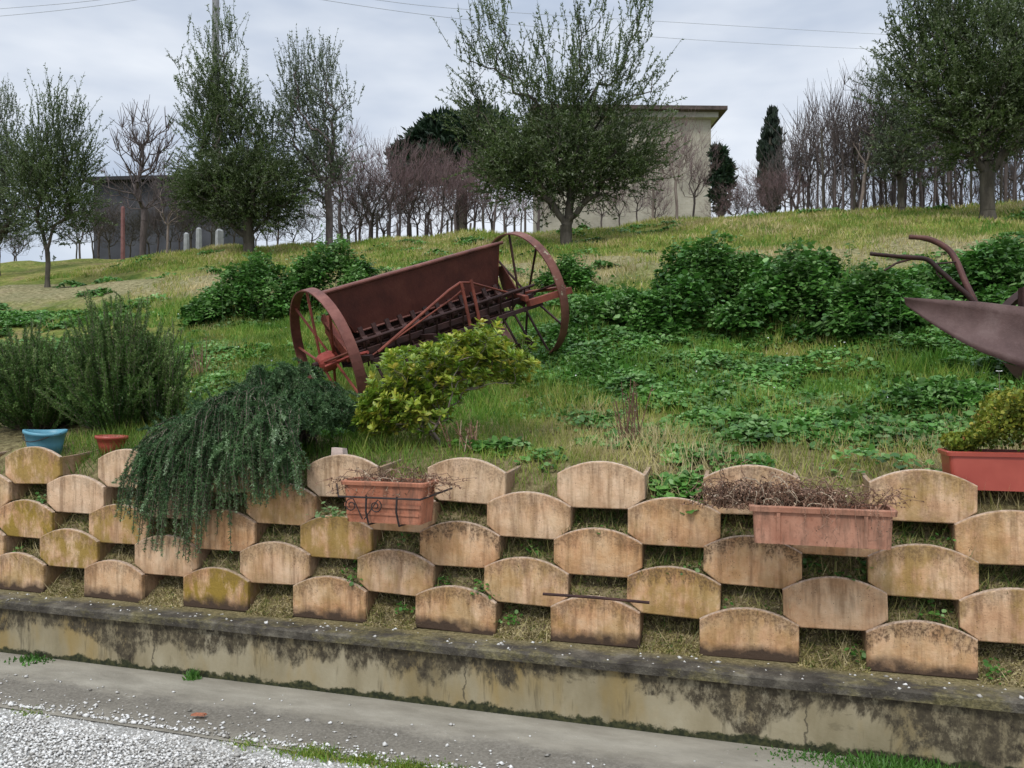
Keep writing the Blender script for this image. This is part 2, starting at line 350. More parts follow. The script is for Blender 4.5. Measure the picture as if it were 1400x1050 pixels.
def gutter():
    g = G('concrete_strip'); co = g.coord('Object'); y = g.sep(co)[1]   # y = distance in front of wall foot
    n = g.noise(g.coord('Object', (.35, 1, 1)), 6, 6, .65); f = g.noise(co, 70, 4, .7)
    c = g.ramp(n, [(.3, (.2, .18, .14)), (.7, (.37, .34, .275))])
    t = g.math('ADD', y, g.math('MULTIPLY_ADD', g.noise(g.coord('Object', (.6, 1, 1)), 5, 5, .7), .34, -.17))
    wet = g.ramp(t, [(.20, 0), (.30, .8), (.45, .75), (.56, .3)])
    c = g.mix(wet, c, g.ramp(f, [(.35, (.09, .08, .065)), (.7, (.22, .2, .165))]))
    c = g.mix(g.ramp(f, [(.66, 0), (.72, .6)]), c, (.55, .54, .5)); g.bump(f, .5, .006); return g.fin(c, .85, 0, .25)
M['gutter'] = gutter()
M['gravel_bed'] = plain('gravel_bed', (.16, .15, .13), (.5, .49, .46), 70, .95, 1, .1)
def stone():
    g = G('white_stone'); c = g.ramp(g.attr('tint'), [(0, (.2, .185, .16)), (.3, (.46, .44, .4)), (.7, (.64, .625, .59)), (1, (.8, .79, .76))]); return g.fin(c, .8, 0, .2)
M['stone'] = stone()
def hill_mat():
    g = G('hillside_turf'); co = g.coord('Object'); xyz = g.sep(co)      # object y = v, x = u
    n = g.noise(co, 1.3, 6, .65); f = g.noise(co, 18, 5, .7)
    c = g.ramp(n, [(.3, (.07, .12, .02)), (.46, (.16, .19, .04)), (.6, (.27, .25, .08)), (.74, (.24, .17, .1))])
    c = g.mix(1, c, g.ramp(f, [(.3, .45), (.7, 1.4)]), 'MULTIPLY')
    near = g.ramp(g.math('MULTIPLY_ADD', xyz[1], .1, g.math('MULTIPLY_ADD', n, .16, -.08)), [(.46, .75), (.6, 0)]); c = g.mix(near, c, g.ramp(f, [(.35, (.09, .06, .035)), (.65, (.33, .26, .15))]))
    t = g.math('ADD', xyz[1], g.math('MULTIPLY_ADD', g.noise(co, .9, 8, .72), 3.6, -1.8))
    path = g.ramp(g.math('MULTIPLY_ADD', t, .05, 0), [(.455, 0), (.49, .62), (.54, .62), (.575, 0)])
    c = g.mix(path, c, g.ramp(f, [(.35, (.16, .13, .07)), (.65, (.46, .39, .26))]))
    g.bump(f, 1, .05); return g.fin(c, .95, 0, .1)
M['hill'] = hill_mat()
M['bank'] = plain('bank_earth', (.07, .05, .03), (.34, .28, .15), 22, .95, 1, .1, 7, .03)
M['pole'] = plain('grey_pole', (.1, .1, .1), (.2, .2, .2), 6, .8)
M['wire'] = plain('cable', (.3, .31, .33), (.4, .41, .43), 6, .6)
M['stake_red'] = plain('reddish_post', (.18, .075, .07), (.28, .14, .125), 8)
M['stake_grey'] = plain('grey_post', (.26, .27, .27), (.42, .43, .43), 8)
M['roof_tile'] = plain('roof_tiles', (.05, .04, .036), (.12, .09, .078), 8, .9)
M['shed'] = plain('slate_blue_sheet', (.03, .031, .038), (.085, .088, .1), 1.2, .7)
M['shed_roof'] = plain('dark_sheet_roof', (.02, .02, .022), (.04, .04, .045), 3, .8)
def housewall():
    g = G('stone_masonry'); co = g.coord('Object', (1, 1, 1)); b = g.n.new('ShaderNodeTexBrick'); m = g.coord('Object', (1, 1, 1), rot=(R(90), 0, 0)); g.l.new(m, b.inputs['Vector'])
    b.inputs['Scale'].default_value = 3.4; b.inputs['Mortar Size'].default_value = .012; b.inputs['Color1'].default_value = (.38, .35, .29, 1); b.inputs['Color2'].default_value = (.34, .31, .25, 1); b.inputs['Mortar'].default_value = (.42, .38, .31, 1)
    n = g.noise(co, 1.1, 6, .65); c = g.mix(1, b.outputs[0], g.ramp(n, [(.3, .68), (.7, 1.25)]), 'MULTIPLY')
    g.bump(n, .3, .05); return g.fin(c, .9, 0, .2)
M['house'] = housewall()
M['cornice'] = plain('pale_cornice', (.32, .3, .27), (.44, .42, .38), 3)
# ------------------------------------------------------------------ ground, path, water channel
WALLROT = (0, 0, -TH)
def wall_obj(o): o.rotation_euler = WALLROT; return o
# hill, one sheet from the top of the blocks to the horizon; object axes are (u, v)
us = np.concatenate([np.array([-900, -300, -120, -60, -38]), np.arange(-26, 18, .22), np.array([18, 26, 45, 90, 260, 900])])
vs = np.concatenate([np.arange(3.87, 8, .12), np.arange(8, 20, .3), np.array([20, 21, 22, 24, 27, 30, 34, 42, 60, 100, 200, 500, 900])])
UU, VV = np.meshgrid(us, vs); ZZ = H(UU, VV)
verts = np.stack([UU, VV, ZZ], -1).reshape(-1, 3); nu = len(us); nv = len(vs)
ii, jj = np.meshgrid(np.arange(nu - 1), np.arange(nv - 1)); a = (jj * nu + ii).ravel()
fc = np.stack([a, a + 1, a + nu + 1, a + nu], 1)
wall_obj(tag(mk('hillside', verts, fc, M['hill'], smooth=True), kind='structure'))
V0 = 3.54                                               # face of the concrete base
CAMU = 0.0
mb = MB()                                               # concrete strip along the wall foot; object y = distance from wall foot
n = 60
for i in range(n):
    x0 = -12 + 24 * i / n; x1 = -12 + 24 * (i + 1) / n
    mb.add([(x0, -.02, .0), (x1, -.02, .0), (x1, .57, -.015), (x0, .57, -.015)], [(0, 3, 2, 1)])
o = mb.build('concrete_path', M['gutter']); tag(o, kind='structure')
o.matrix_world = Matrix.Rotation(-TH, 4, 'Z') @ Matrix.Translation((0, V0, 0)) @ Matrix.Scale(-1, 4, (0, 1, 0))
gx = np.arange(-12, 12.1, .2); gy = np.concatenate([np.arange(0, 3, .2), [3.4, 4, 6, 10, 20, 60, 300]])
UU, VV = np.meshgrid(gx, gy); UU = np.where(np.abs(UU) > 11.9, np.sign(UU) * 300, UU)
ZZ = -.019 - .012 + wob(UU, VV, 2) * .008
verts = np.stack([UU, V0 - .555 - VV, np.where(VV == 0, -.02, ZZ)], -1).reshape(-1, 3)
nu = len(gx); nv = len(gy); ii, jj = np.meshgrid(np.arange(nu - 1), np.arange(nv - 1)); a = (jj * nu + ii).ravel()
wall_obj(tag(mk('gravel_ground', verts, np.stack([a, a + nu, a + nu + 1, a + 1], 1), M['gravel_bed'], smooth=True), kind='structure'))
# loose stones
OCT = np.array([(1, 0, 0), (0, 1, 0), (-1, 0, 0), (0, -1, 0), (0, 0, 1), (0, 0, -1), ], float)
OF = np.array([(0, 1, 4), (1, 2, 4), (2, 3, 4), (3, 0, 4), (1, 0, 5), (2, 1, 5), (3, 2, 5), (0, 3, 5)])
def stones(pts, r):
    N = len(pts); V = OCT[None] + RNG.normal(0, .22, (N, 6, 3)); an = RNG.uniform(0, 6.28, N)
    c, s_ = np.cos(an), np.sin(an); x = V[..., 0] * c[:, None] - V[..., 1] * s_[:, None]; y = V[..., 0] * s_[:, None] + V[..., 1] * c[:, None]
    V = np.stack([x, y * .8, V[..., 2] * .6], -1) * r[:, None, None] + pts[:, None]
    Fc = OF[None] + (np.arange(N) * 6)[:, None, None]; return V.reshape(-1, 3), Fc.reshape(-1, 3)
def stone_field():
    N = 100000
    u = RNG.uniform(-4.6, 1.6, N); v = V0 - .5 - RNG.beta(1, 1.15, N) * 1.9
    edge = V0 - .515 + wob(u, u * .3, 3) * .04
    keep = v < edge - RNG.exponential(.015, N); u, v = u[keep], v[keep]
    r = RNG.gamma(4, .0012, len(u)) + .002
    p1 = np.stack([u, v, -.028 + r * .5 + wob(u, v, 2) * .006], 1)
    N2 = 2600; u2 = RNG.uniform(-4.6, 3, N2); d = np.where(RNG.random(N2) < .82, RNG.exponential(.022, N2) * (1.4 + wob(u2 * 2, u2, 3)), RNG.exponential(.17, N2)); v2 = V0 - .55 + d; k = v2 < V0 - .03; u2, v2 = u2[k], v2[k]
    r2 = RNG.gamma(3, .0017, len(u2)) + .0025; p2 = np.stack([u2, v2, -.012 + (v2 - V0 + .55) * .02 + r2 * .3], 1)
    N3 = 200; u3 = RNG.uniform(-4.6, 3.1, N3); v3 = V0 + RNG.uniform(.0, .16, N3); r3 = RNG.gamma(3, .0016, N3) + .002; p3 = np.stack([u3, v3, .305 + r3 * .3], 1)
    P3 = np.concatenate([p1, p2, p3]); rr = np.concatenate([r, r2, r3])
    Vv, Fc = stones(P3, rr); t = np.repeat(np.clip(RNG.beta(1.9, 1.3, len(P3)) - .3 * ss(-.1, .9, wob(P3[:, 0], P3[:, 1], 2.5)), 0, 1), 8)
    wall_obj(tag(mk('gravel', Vv, Fc, M['stone'], tint=t), 'white gravel spread over the yard and scattered along the strip', 'gravel', kind='stuff'))
stone_field()
# ------------------------------------------------------------------ concrete base wall
root = empty('retaining_wall', (0, 0, 0), 'low stained concrete base wall running under the clay blocks', 'wall'); root.rotation_euler = WALLROT
mb = MB(); mb.box((0, V0 + .35, .14), (24, .66, .28 + .001)); o = mb.build('wall_face', M['conc_wall'], root)
mb = MB()
for i in range(80):
    x0 = -12 + .3 * i; x1 = x0 + .3; a_ = .003 * math.sin(i * 1.7); b_ = .003 * math.sin((i + 1) * 1.7)
    q = []
    for x, e in ((x0, a_), (x1, b_)):
        q += [(x, V0 - .012 + e, .262), (x, V0 - .014 + e, .298), (x, V0 - .004 + e, .306), (x, V0 + .3, .308), (x, V0 + .3, .262)]
    mb.add(q, [(0, 5, 6, 1), (1, 6, 7, 2), (2, 7, 8, 3), (4, 9, 5, 0)])
mb.build('coping', M['coping'], root)
# ------------------------------------------------------------------ clay blocks
VR = [3.725, 3.75, 3.775, 3.80, 3.825]                  # face distance, bottom row first
ZR = [.307, .464, .62, .777, .935]
D = .70; HWID = .213; HS = .165; RISE = .063; TK = .023
def arch(x): return HS + RISE * (1 - (x / HWID) ** 2)
def block_face(row=1):
    xs = np.linspace(-HWID, HWID, 17)
    out = [(-HWID, 0.0)] + [(x, arch(x)) for x in xs] + [(HWID, 0.0)]
    if row: out = [(-HWID + .07, 0.0), (-HWID, .052)] + [(x, arch(x)) for x in xs] + [(HWID, .052), (HWID - .07, 0.0)]
    c = (0, .1); n = len(out)
    def ring(inset, y): return [(x * (1 - inset / HWID), y, c[1] + (z - c[1]) * (1 - inset / .1)) for x, z in out]
    mb = MB(); v = ring(.006, 0) + ring(.0015, .003) + ring(0, .008) + ring(0, TK)
    f = [tuple(range(n))]
    for k in range(3):
        for i in range(n):
            j = (i + 1) % n; f.append((k * n + i, (k + 1) * n + i, (k + 1) * n + j, k * n + j))
    f.append(tuple(reversed(range(3 * n, 4 * n)))); mb.add(v, f); return mb
def block_side(s, top, row=1):
    L = .40; x0 = s * (HWID - .001); x1 = s * (HWID - .02); h1 = .16 if not top else .196; h0 = .158 if not top else HS - .002
    q = []; lo = .05 if row else .002
    for y, h in ((TK + .001, h0), (L * .5, (h0 + h1) / 2 - .004), (L, h1)):
        sx = s * .0 * y
        q += [(x0 + sx, y, lo), (x1 + sx, y, lo), (x1 + sx, y, h - .003), (x0 + sx, y, h - .003)]
    f = []
    for k in (0, 4):
        for i in range(4): j = (i + 1) % 4; f.append((k + i, k + 4 + i, k + 4 + j, k + j) if s > 0 else (k + j, k + 4 + j, k + 4 + i, k + i))
    f += [(0, 1, 2, 3), (11, 10, 9, 8)]; mb = MB(); mb.add(q, f); return mb
proto = {}
def make_block(row):
    top = row == 4
    r = bpy.data.objects.new('wall_block', None); COL.objects.link(r); r.empty_display_size = .1
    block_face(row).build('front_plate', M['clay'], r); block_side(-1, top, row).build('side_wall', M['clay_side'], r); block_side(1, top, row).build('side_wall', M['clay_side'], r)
    return r
RN = {4: 'top row', 3: 'second row from the top', 2: 'middle row', 1: 'second row from the bottom', 0: 'bottom row'}
# (row, index): (tone, lichen, grime, label)
BL = {
 (4,-4):(.3,.8,.5,'yellow-stained clay block in the top row right in front of the blue bucket'),
 (4,-3):(.9,.1,.4,'pale clay block in the top row in front of the small red pot'),
 (4,-2):(.6,.2,.4,'top row clay block completely wrapped by the trailing rosemary'),
 (4,-1):(1,.1,.5,'pale pink clay block with a little pale chip on its rim, top row'),
 (4,0):(.9,.15,.5,'pale top row block just right of the iron bracket planter, dead twigs across it'),
 (4,1):(.85,.1,.35,'clean pale top row block with its right side wall showing, middle of the wall'),
 (4,2):(.6,.2,.6,'top row clay block left behind the long planter, half hidden by dead twigs'),
 (4,3):(.5,.5,.5,'ochre tinged top row block between the long planter and the red plastic trough'),
 (3,-4):(.5,.3,.5,'clay block cut by the left picture edge in the second row from the top'),
 (3,-3):(1,.05,.3,'pale pinkish clay block in the second row, between the bucket and the red pot above'),
 (3,-2):(.9,.1,.3,'second row clay block almost hidden behind the left of the trailing rosemary'),
 (3,-1):(.25,.5,.6,'orange brown clay block right of the trailing rosemary in the second row'),
 (3,0):(.1,.1,.8,'dark clay block directly behind the terracotta planter with iron bracket'),
 (3,1):(.55,.15,.45,'smooth light orange block in the second row from the top, middle of the wall'),
 (3,2):(.2,.2,.5,'orange clay block of the second row, left of the long planter, weeds beside it'),
 (3,3):(0,.1,.9,'dark reddish clay block directly behind the long planter'),
 (3,4):(.25,.3,.4,'orange block of the second row cut by the right picture edge'),
 (2,-4):(.2,1,.5,'clay block with bright yellow lichen crust at the left edge, middle row'),
 (2,-3):(.35,.8,.6,'yellow-brown middle row block touching the left of the rosemary tips'),
 (2,-2):(.1,.1,.5,'deep orange middle row block right under the hanging rosemary'),
 (2,-1):(.25,.75,.5,'middle row block with yellow streaks, left below the bracket planter'),
 (2,0):(.2,.2,.9,'middle row block with black rim, lower right of the bracket planter'),
 (2,1):(.15,.15,.6,'deep orange middle row block directly above the rusty rod'),
 (2,2):(.1,.2,.9,'reddish streaked middle row block at the lower left of the long planter'),
 (2,3):(.3,.6,.6,'large ochre middle row block at the lower right of the long planter'),
 (1,-4):(.3,.3,.6,'sliver of clay block at the left edge, second row from the bottom'),
 (1,-3):(.4,.9,.5,'yellow mottled block of the second lowest row, first whole one from the left'),
 (1,-2):(.6,.1,.5,'pale brown block of the second lowest row right under the rosemary tips'),
 (1,-1):(.7,.25,.6,'light block of the second lowest row, between rosemary tips and bracket planter'),
 (1,0):(.45,.35,.6,'second lowest row block left of centre with black dots on its right'),
 (1,1):(.35,.4,.6,'vertically streaked block touched by the left end of the rusty rod'),
 (1,2):(.1,.6,.8,'orange block with yellow left side touched by the right end of the rusty rod'),
 (1,3):(.35,.05,.25,'clean pale pink block of the second lowest row under the long planter'),
 (1,4):(.5,.5,.5,'second lowest row block cut by the right picture edge'),
 (0,-4):(.5,.5,.5,'bottom row block cut by the left picture edge'),
 (0,-3):(.4,.1,.5,'brownish bottom row block, first whole one from the left'),
 (0,-2):(.1,1,.4,'bottom row block with a strong mustard yellow patch on its left'),
 (0,-1):(.2,.3,.6,'reddish bottom row block, third whole one from the left'),
 (0,0):(.15,.35,.7,'bottom row block with dark foot, second left of the rusty rod'),
 (0,1):(.15,.35,.6,'brown streaked bottom row block directly under the rusty rod'),
 (0,2):(.3,.3,.7,'bottom row block with two white specks at its dark foot, right of the rod'),
 (0,3):(.25,.2,.9,'rightmost bottom row block, wide with blackened arch and foot'),
}
for row_ in range(5):
    for i_ in ((-5, 4, 5) if row_ % 2 == 0 else (-5, 5)): BL[(row_, i_)] = (.4, .3, .5, 'clay wall block of the same courses carrying on beyond the picture edge')
S0 = .403
def block_u(row, i):
    base = S0 + (i - 1) * D + (.0 if row % 2 == 0 else .35 if False else 0)
    off = {0: 0, 1: -.335, 2: .02, 3: -.32, 4: .045}[row]
    return base + off
# index so that even rows i=1 is px ~812, odd rows i=1 is px ~720
placed = []
for (row, i), (tone, li, gr, lab) in BL.items():
    key = 0 if row == 0 else (4 if row == 4 else 1)
    if key not in proto: b = proto[key] = make_block(key)
    else: b = copy_tree(proto[key])
    u = block_u(row, i) + RNG.normal(0, .004); u_ = u
    # true wall coordinate: u measured from the camera's central column
    uw = u_ - V0 * ST / CT * 0
    placed.append((row, i, u_))
    b['_u'] = u_; del b['_u']
    b.rotation_euler = (R(RNG.normal(0, .7)), R(RNG.normal(0, .8)), -TH + R(RNG.normal(0, 1.1)))
    b.location = (0, 0, 0)
    # centre column point of the wall line at this distance is Y = v/CT; s runs along the wall from there
    X = u_ * CT; Y = VR[row] / CT - u_ * ST
    b.location = (X, Y, ZR[row] + RNG.normal(0, .0008))
    tag(b, lab, 'clay block', 'clay blocks beyond the picture edges' if 'beyond the picture' in lab else 'clay blocks of the planted retaining wall')
    for ch in b.children:
        ch['tone'] = float(tone); ch['lichen'] = float(li); ch['grime'] = float(gr); ch['damp'] = 1.0 if row == 0 else 0.15
# earth seen between the blocks
def bank():
    vv = []; ff = []; b = 0; mpos = []
    rows = {k: range(-5, 6) for k in range(4)}
    for row in range(4):
        for i in rows[row]:
            uc = block_u(row, i) + .35; nx, ny = 15, 11
            xs = np.linspace(-.19, .19, nx); ts = np.linspace(0, 1, ny)
            v_start = (VR[row] - .03) if row == 0 else VR[row - 1] + TK + .002
            XX, TT = np.meshgrid(xs, ts); XX = XX * (np.where(TT < .3, .74, 1.0) if row == 0 else 1.0); Vv = v_start + TT * (VR[row] + .24 - v_start)
            z = ZR[row] - (.004 if row == 0 else .0) + .165 * TT ** (1.15 if row == 0 else .75)
            nzv = wob(XX + uc * 7, Vv + row * 3, 9) * .016 * ss(0, .15, TT) * (1 - ss(.9, 1, TT)); z = z + nzv
            hump = RNG.uniform(-.02, .03); z = z + (wob(XX + uc, Vv * 3, 22) * .007) * ss(.02, .2, TT) + hump * np.sin(np.pi * TT) * np.cos(XX * 6)
            s_ = uc + XX; X = s_ * CT + 0; Xw = s_ * CT + (Vv - 0) * 0; 
            # wall coordinates -> world: point at along s (from centre column) and distance v
            wx = s_ * CT + (Vv - VR[row]) * ST; wy = VR[row] / CT - s_ * ST + (Vv - VR[row]) * CT
            vv.append(np.stack([wx, wy, z], -1).reshape(-1, 3)); ii, jj = np.meshgrid(np.arange(nx - 1), np.arange(ny - 1)); a = (jj * nx + ii).ravel() + b
            ff.append(np.stack([a, a + 1, a + nx + 1, a + nx], 1)); b += nx * ny
            mpos.append((row, uc, vv[-1].reshape(ny, nx, 3)))
    # solid bank behind everything
    xs = np.linspace(-7, 6, 40); prof = [(3.97, .30), (3.99, .5), (4.02, .7), (4.04, .85), (4.06, 1.0)]
    g_ = np.array([[(s_ * CT + (v - 3.7) * ST, 3.7 / CT - s_ * ST + (v - 3.7) * CT, z) for s_ in xs] for v, z in prof]).reshape(-1, 3)
    ii, jj = np.meshgrid(np.arange(39), np.arange(4)); a = (jj * 40 + ii).ravel() + b
    vv.append(g_); ff.append(np.stack([a, a + 1, a + 41, a + 40], 1))
    tag(mk('earth_bank', np.concatenate(vv), np.concatenate(ff), M['bank'], smooth=True), kind='structure')
    return mpos
mpos = bank()
# dry moss and grass sprouting between the blocks
pos = []; dirs = []; tin = []; L = []; Wd = []
for row, uc, gpt in mpos:
    ny, nx = gpt.shape[:2]; green = {0: .15, 1: .45, 2: .6, 3: .75}[row] * (1.0 if uc > -.9 else .45); green = min(1, green + RNG.uniform(-.2, .25))
    n = 2600 if row == 0 else 1500
    t = RNG.uniform(0, .75, n) * (ny - 1.01); s_ = RNG.uniform(0, nx - 1.01, n); i0 = t.astype(int); j0 = s_.astype(int); ft = (t - i0)[:, None]; fs = (s_ - j0)[:, None]
    p = gpt[i0, j0] * (1 - ft) * (1 - fs) + gpt[i0 + 1, j0] * ft * (1 - fs) + gpt[i0, j0 + 1] * (1 - ft) * fs + gpt[i0 + 1, j0 + 1] * ft * fs
    d = RNG.normal(0, .75, (n, 3)); d[:, 1] -= .5; d[:, 2] = np.abs(d[:, 2]) + .1
    tall = RNG.random(n) < .10 * green + .01
    pos.append(p); dirs.append(d + np.where(tall[:, None], np.array([[0, 0, 1.2]]), 0)); L.append(np.where(tall, RNG.uniform(.05, .11, n), RNG.uniform(.007, .02, n))); Wd.append(np.where(tall, .004, .006))
    tin.append(np.clip(RNG.normal(.8 - .65 * green, .24, n) + .3 * wob(p[:, 0] * 6, p[:, 2] * 9, 3), 0, 1))
pos = np.concatenate(pos); dirs = np.concatenate(dirs); L = np.concatenate(L); Wd = np.concatenate(Wd); tin = np.concatenate(tin)
v, f, k = inst(*BLADE, pos, dirs, RNG.normal(0, 1, pos.shape), L, Wd)
tag(mk('moss', v, f, M['moss'], tint=np.repeat(tin, k)), 'dry yellowish moss and short grass between the clay blocks', 'moss', kind='stuff')
# ------------------------------------------------------------------ grass on the hill
def path_mask(u, v): return ss(9.1, 9.6, v + wob(u, v, .8) * .3) * (1 - ss(11.1, 11.7, v + wob(u + 5, v, .8) * .3))
def grass():
    zones = [(3.9, 5.2, -4.6, 3.2, 34000, .035, .1, .0035), (5.2, 8.2, -6.3, 4.6, 95000, .05, .13, .0055), (8.2, 12, -9, 6.2, 70000, .04, .1, .009), (12, 18, -13.5, 9, 90000, .04, .11, .014)]
    PP = []; DD = []; LL = []; WW = []; TT = []
    for v0, v1, u0, u1, n, l0, l1, w in zones:
        u = RNG.uniform(u0, u1, n); v = RNG.uniform(v0, v1, n)
        keep = RNG.random(n) > path_mask(u, v) * (.35 + .5 * (wob(u, v, 3) > .05)); u, v = u[keep], v[keep]; n = len(u)
        pn = wob(u * 1.1, v * 1.1, 1.3)
        dry = .3 + .36 * pn + .5 * (1 - ss(4.5, 5.9, v)) * ss(-1.6, -.6, u) + .42 * path_mask(u, v) + .22 * ss(11.4, 13, v) + .1 * ss(6, 9, v)
        tall = ss(.0, .8, wob(u + 9, v, 2.2)) * (1 - ss(9, 11, v))
        l = RNG.uniform(l0, l1, n) * (1 + .9 * tall)
        d = RNG.normal(0, .38, (n, 3)); d[:, 2] = 1
        x, y = uv2xy(u, v); PP.append(np.stack([x, y, H(u, v) - .005], 1)); DD.append(d); LL.append(l); WW.append(np.full(n, w) * RNG.uniform(.7, 1.4, n)); TT.append(np.clip(RNG.normal(dry, .16), 0, 1))
    PP = np.concatenate(PP); v, f, k = inst(*BLADE, PP, np.concatenate(DD), RNG.normal(0, 1, PP.shape), np.concatenate(LL), np.concatenate(WW))
    tag(mk('grass', v, f, M['grass'], tint=np.repeat(np.concatenate(TT), k)), 'short green and straw coloured grass covering the slope', 'grass', kind='stuff')
grass()
def ground_leaves():
    # low broad-leaved plants in irregular mats
    mats_ = [(1090, 4.95, 1.0, .5, 7000, .06), (1130, 5.5, 1.0, .6, 7000, .08), (900, 5.9, 1.1, .6, 7000, .09), (830, 7.1, 1.0, .7, 7000, .14), (1000, 6.4, 1.1, .5, 6000, .12), (1280, 6.9, .8, .5, 4500, .12), (260, 6.7, .8, .6, 4500, .08), (300, 5.9, .7, .5, 3500, .06),
             (40, 8.6, 1.6, .35, 4200, .1), (790, 8.6, .6, .4, 2200, .1), (930, 3.93, .18, .1, 420, .03), (740, 6.4, .7, .5, 2500, .06), (1180, 5.0, .5, .4, 2500, .05), (520, 9.0, 1.2, .6, 3000, .06), (1390, 8.2, 1.3, .5, 6500, .22), (120, 7.3, 1.3, .5, 3500, .05)]
    rg = np.random.default_rng(99)
    for _ in range(150):
        vv0 = rg.uniform(4.15, 9.2); mats_.append((rg.uniform(-60, 1450), vv0, rg.uniform(.06, .26), rg.uniform(.06, .2), int(rg.uniform(60, 420)), rg.uniform(.03, .09)))
    for _ in range(70):
        mats_.append((rg.uniform(-60, 1450), rg.uniform(9.2, 15.5), rg.uniform(.1, .4), rg.uniform(.06, .2), int(rg.uniform(60, 260)), rg.uniform(.05, .12)))
    PP = []; TT = []; SS = []
    for row, uc, gpt in mpos:                                   # sprigs rooted between the blocks
        for _ in range(rg.integers(0, 4) if uc > -1.2 else rg.integers(0, 2)):
            if row == 0 and rg.random() < .5: continue
            c = gpt[rg.integers(1, 7), rg.integers(2, 13)]; nn = rg.integers(10, 40); q = c + rg.normal(0, 1, (nn, 3)) * np.array([.03, .025, .02]) + np.array([0, -.015, .025]); PP.append(q); TT.append(np.clip(rg.normal(.6, .25, nn), 0, 1)); SS.append(rg.uniform(.012, .026, nn))
    c = gpt[0, 0] * 0 + np.array(P(452, 700, 3.98)); q = c + rg.normal(0, 1, (46, 3)) * np.array([.05, .02, .02]); PP.append(q); TT.append(np.full(46, 1.0)); SS.append(rg.uniform(.015, .03, 46))
    for px, vv_, ru, rv, n, h in mats_:
        X, Y, z = at(px, vv_); u0, v0 = xy2uv(X, Y); a = RNG.uniform(0, 6.28, n); r = np.sqrt(RNG.random(n)) * (1 + .35 * np.sin(a * 3 + px) + .2 * np.sin(a * 5 + 1))
        u = u0 + np.cos(a) * r * ru; v = v0 + np.sin(a) * r * rv; lump = .5 + .5 * wob(u, v, 4)
        hh = h * (1 - .6 * np.clip(r, 0, 1.5) ** 2).clip(.1) * (.35 + .9 * lump) * RNG.uniform(.35, 1, n) ** .5 + .008
        x, y = uv2xy(u, v); PP.append(np.stack([x, y, H(u, v) + hh], 1)); TT.append(np.clip(RNG.normal(.35 + .4 * lump, .25, n), 0, 1)); SS.append(RNG.uniform(.022, .05, n) * (1 if vv_ < 8 else 1.3))
    PP = np.concatenate(PP); n = len(PP); d = RNG.normal(0, 1, (n, 3)); d[:, 2] = RNG.normal(-.05, .3, n); up = RNG.normal(0, .4, (n, 3)); up[:, 2] = 1; up[:, 1] -= .35
    v, f, k = inst(*LEAF, PP, d, up, np.concatenate(SS), np.concatenate(SS) * RNG.uniform(.7, 1.1, n))
    tag(mk('ground_cover', v, f, M['weed'], tint=np.repeat(np.concatenate(TT), k)), 'low broad-leaved green weeds spreading in mats over the slope', 'ground cover', kind='stuff')
    n = 80; px = RNG.uniform(0, 1400, n); vv_ = RNG.uniform(5, 9.5, n); c = []
    for a, b in zip(px, vv_):
        X, Y, z = at(a, b); c.append((X, Y, z + RNG.uniform(.05, .15)))
    c = np.array(c); d = RNG.normal(0, 1, (n, 3)); up = RNG.normal(0, .5, (n, 3)); up[:, 2] = 1; up[:, 1] -= .6
    v, f, k = inst(*LEAF, c, d, up, RNG.uniform(.01, .018, n)); tag(mk('daisies', v, f, M['petal'], tint=np.full(len(f), .5)), 'tiny white flowers dotted through the grass', 'flowers', kind='stuff')
ground_leaves()
# ------------------------------------------------------------------ woody plant generators
def graph(start, att, rng, pen=.35, limbs=()):
    """start: list of trunk points (root first); att: (n,3) attractors. Returns nodes, parent, order"""
    nodes = [np.array(p, float) for p in start]; par = [-1] + list(range(len(start) - 1)); dep = [0.0]
    for i in range(1, len(start)): dep.append(dep[-1] + np.linalg.norm(nodes[i] - nodes[i - 1]) * .2)
    ns_ = len(nodes); top = nodes[-1]; start = list(start)
    for lb in limbs:
        pj = ns_ - 1
        for q_ in lb: nodes.append(np.array(q_, float)); start.append(q_); par.append(pj); dep.append(dep[pj] + np.linalg.norm(nodes[-1] - nodes[pj]) * .5); pj = len(nodes) - 1
    d0 = np.linalg.norm(att - top, axis=1); order = np.argsort(d0)
    arr = np.zeros((len(start) + len(att), 3)); arr[:len(start)] = nodes; da = np.zeros(len(arr)); da[:len(start)] = dep; n = len(start)
    first = max(1, ns_ - 1)
    for i in order:
        p = att[i]; dv = p - arr[first:n]; dist = np.linalg.norm(dv, axis=1); down = np.clip(-dv[:, 2], 0, None)
        j = first + int(np.argmin(dist + down * 1.5 + pen * da[first:n])); arr[n] = p; par.append(j); da[n] = da[j] + np.linalg.norm(p - arr[j]); n += 1
    cnt = np.ones(n)
    for i in range(n - 1, 0, -1): cnt[par[i]] += cnt[i]
    return arr, np.array(par), cnt
def limb_mesh(arr, par, cnt, rb, k=5, pw=.5, nstart=3):
    r = rb * (cnt / cnt[0]) ** pw; i = np.arange(1, len(arr)); A = arr[par[i]]; B = arr[i]; A = A - unit(B - A) * np.minimum(r[i] * .6, .07)[:, None] * (i > 1)[:, None]
    mid = (A + B) / 2 + RNG.normal(0, 1, A.shape) * np.linalg.norm(B - A, axis=1)[:, None] * .06
    big = r[i] > rb * .75; mid[big] = ((A + B) / 2)[big]
    ra = np.minimum(r[par[i]], r[i] * 1.25); ra[big] = r[par[i]][big]
    rm = (ra + r[i]) / 2
    return join([edges_tube(A, mid, ra, rm, k), edges_tube(mid, B, rm, r[i], k)])
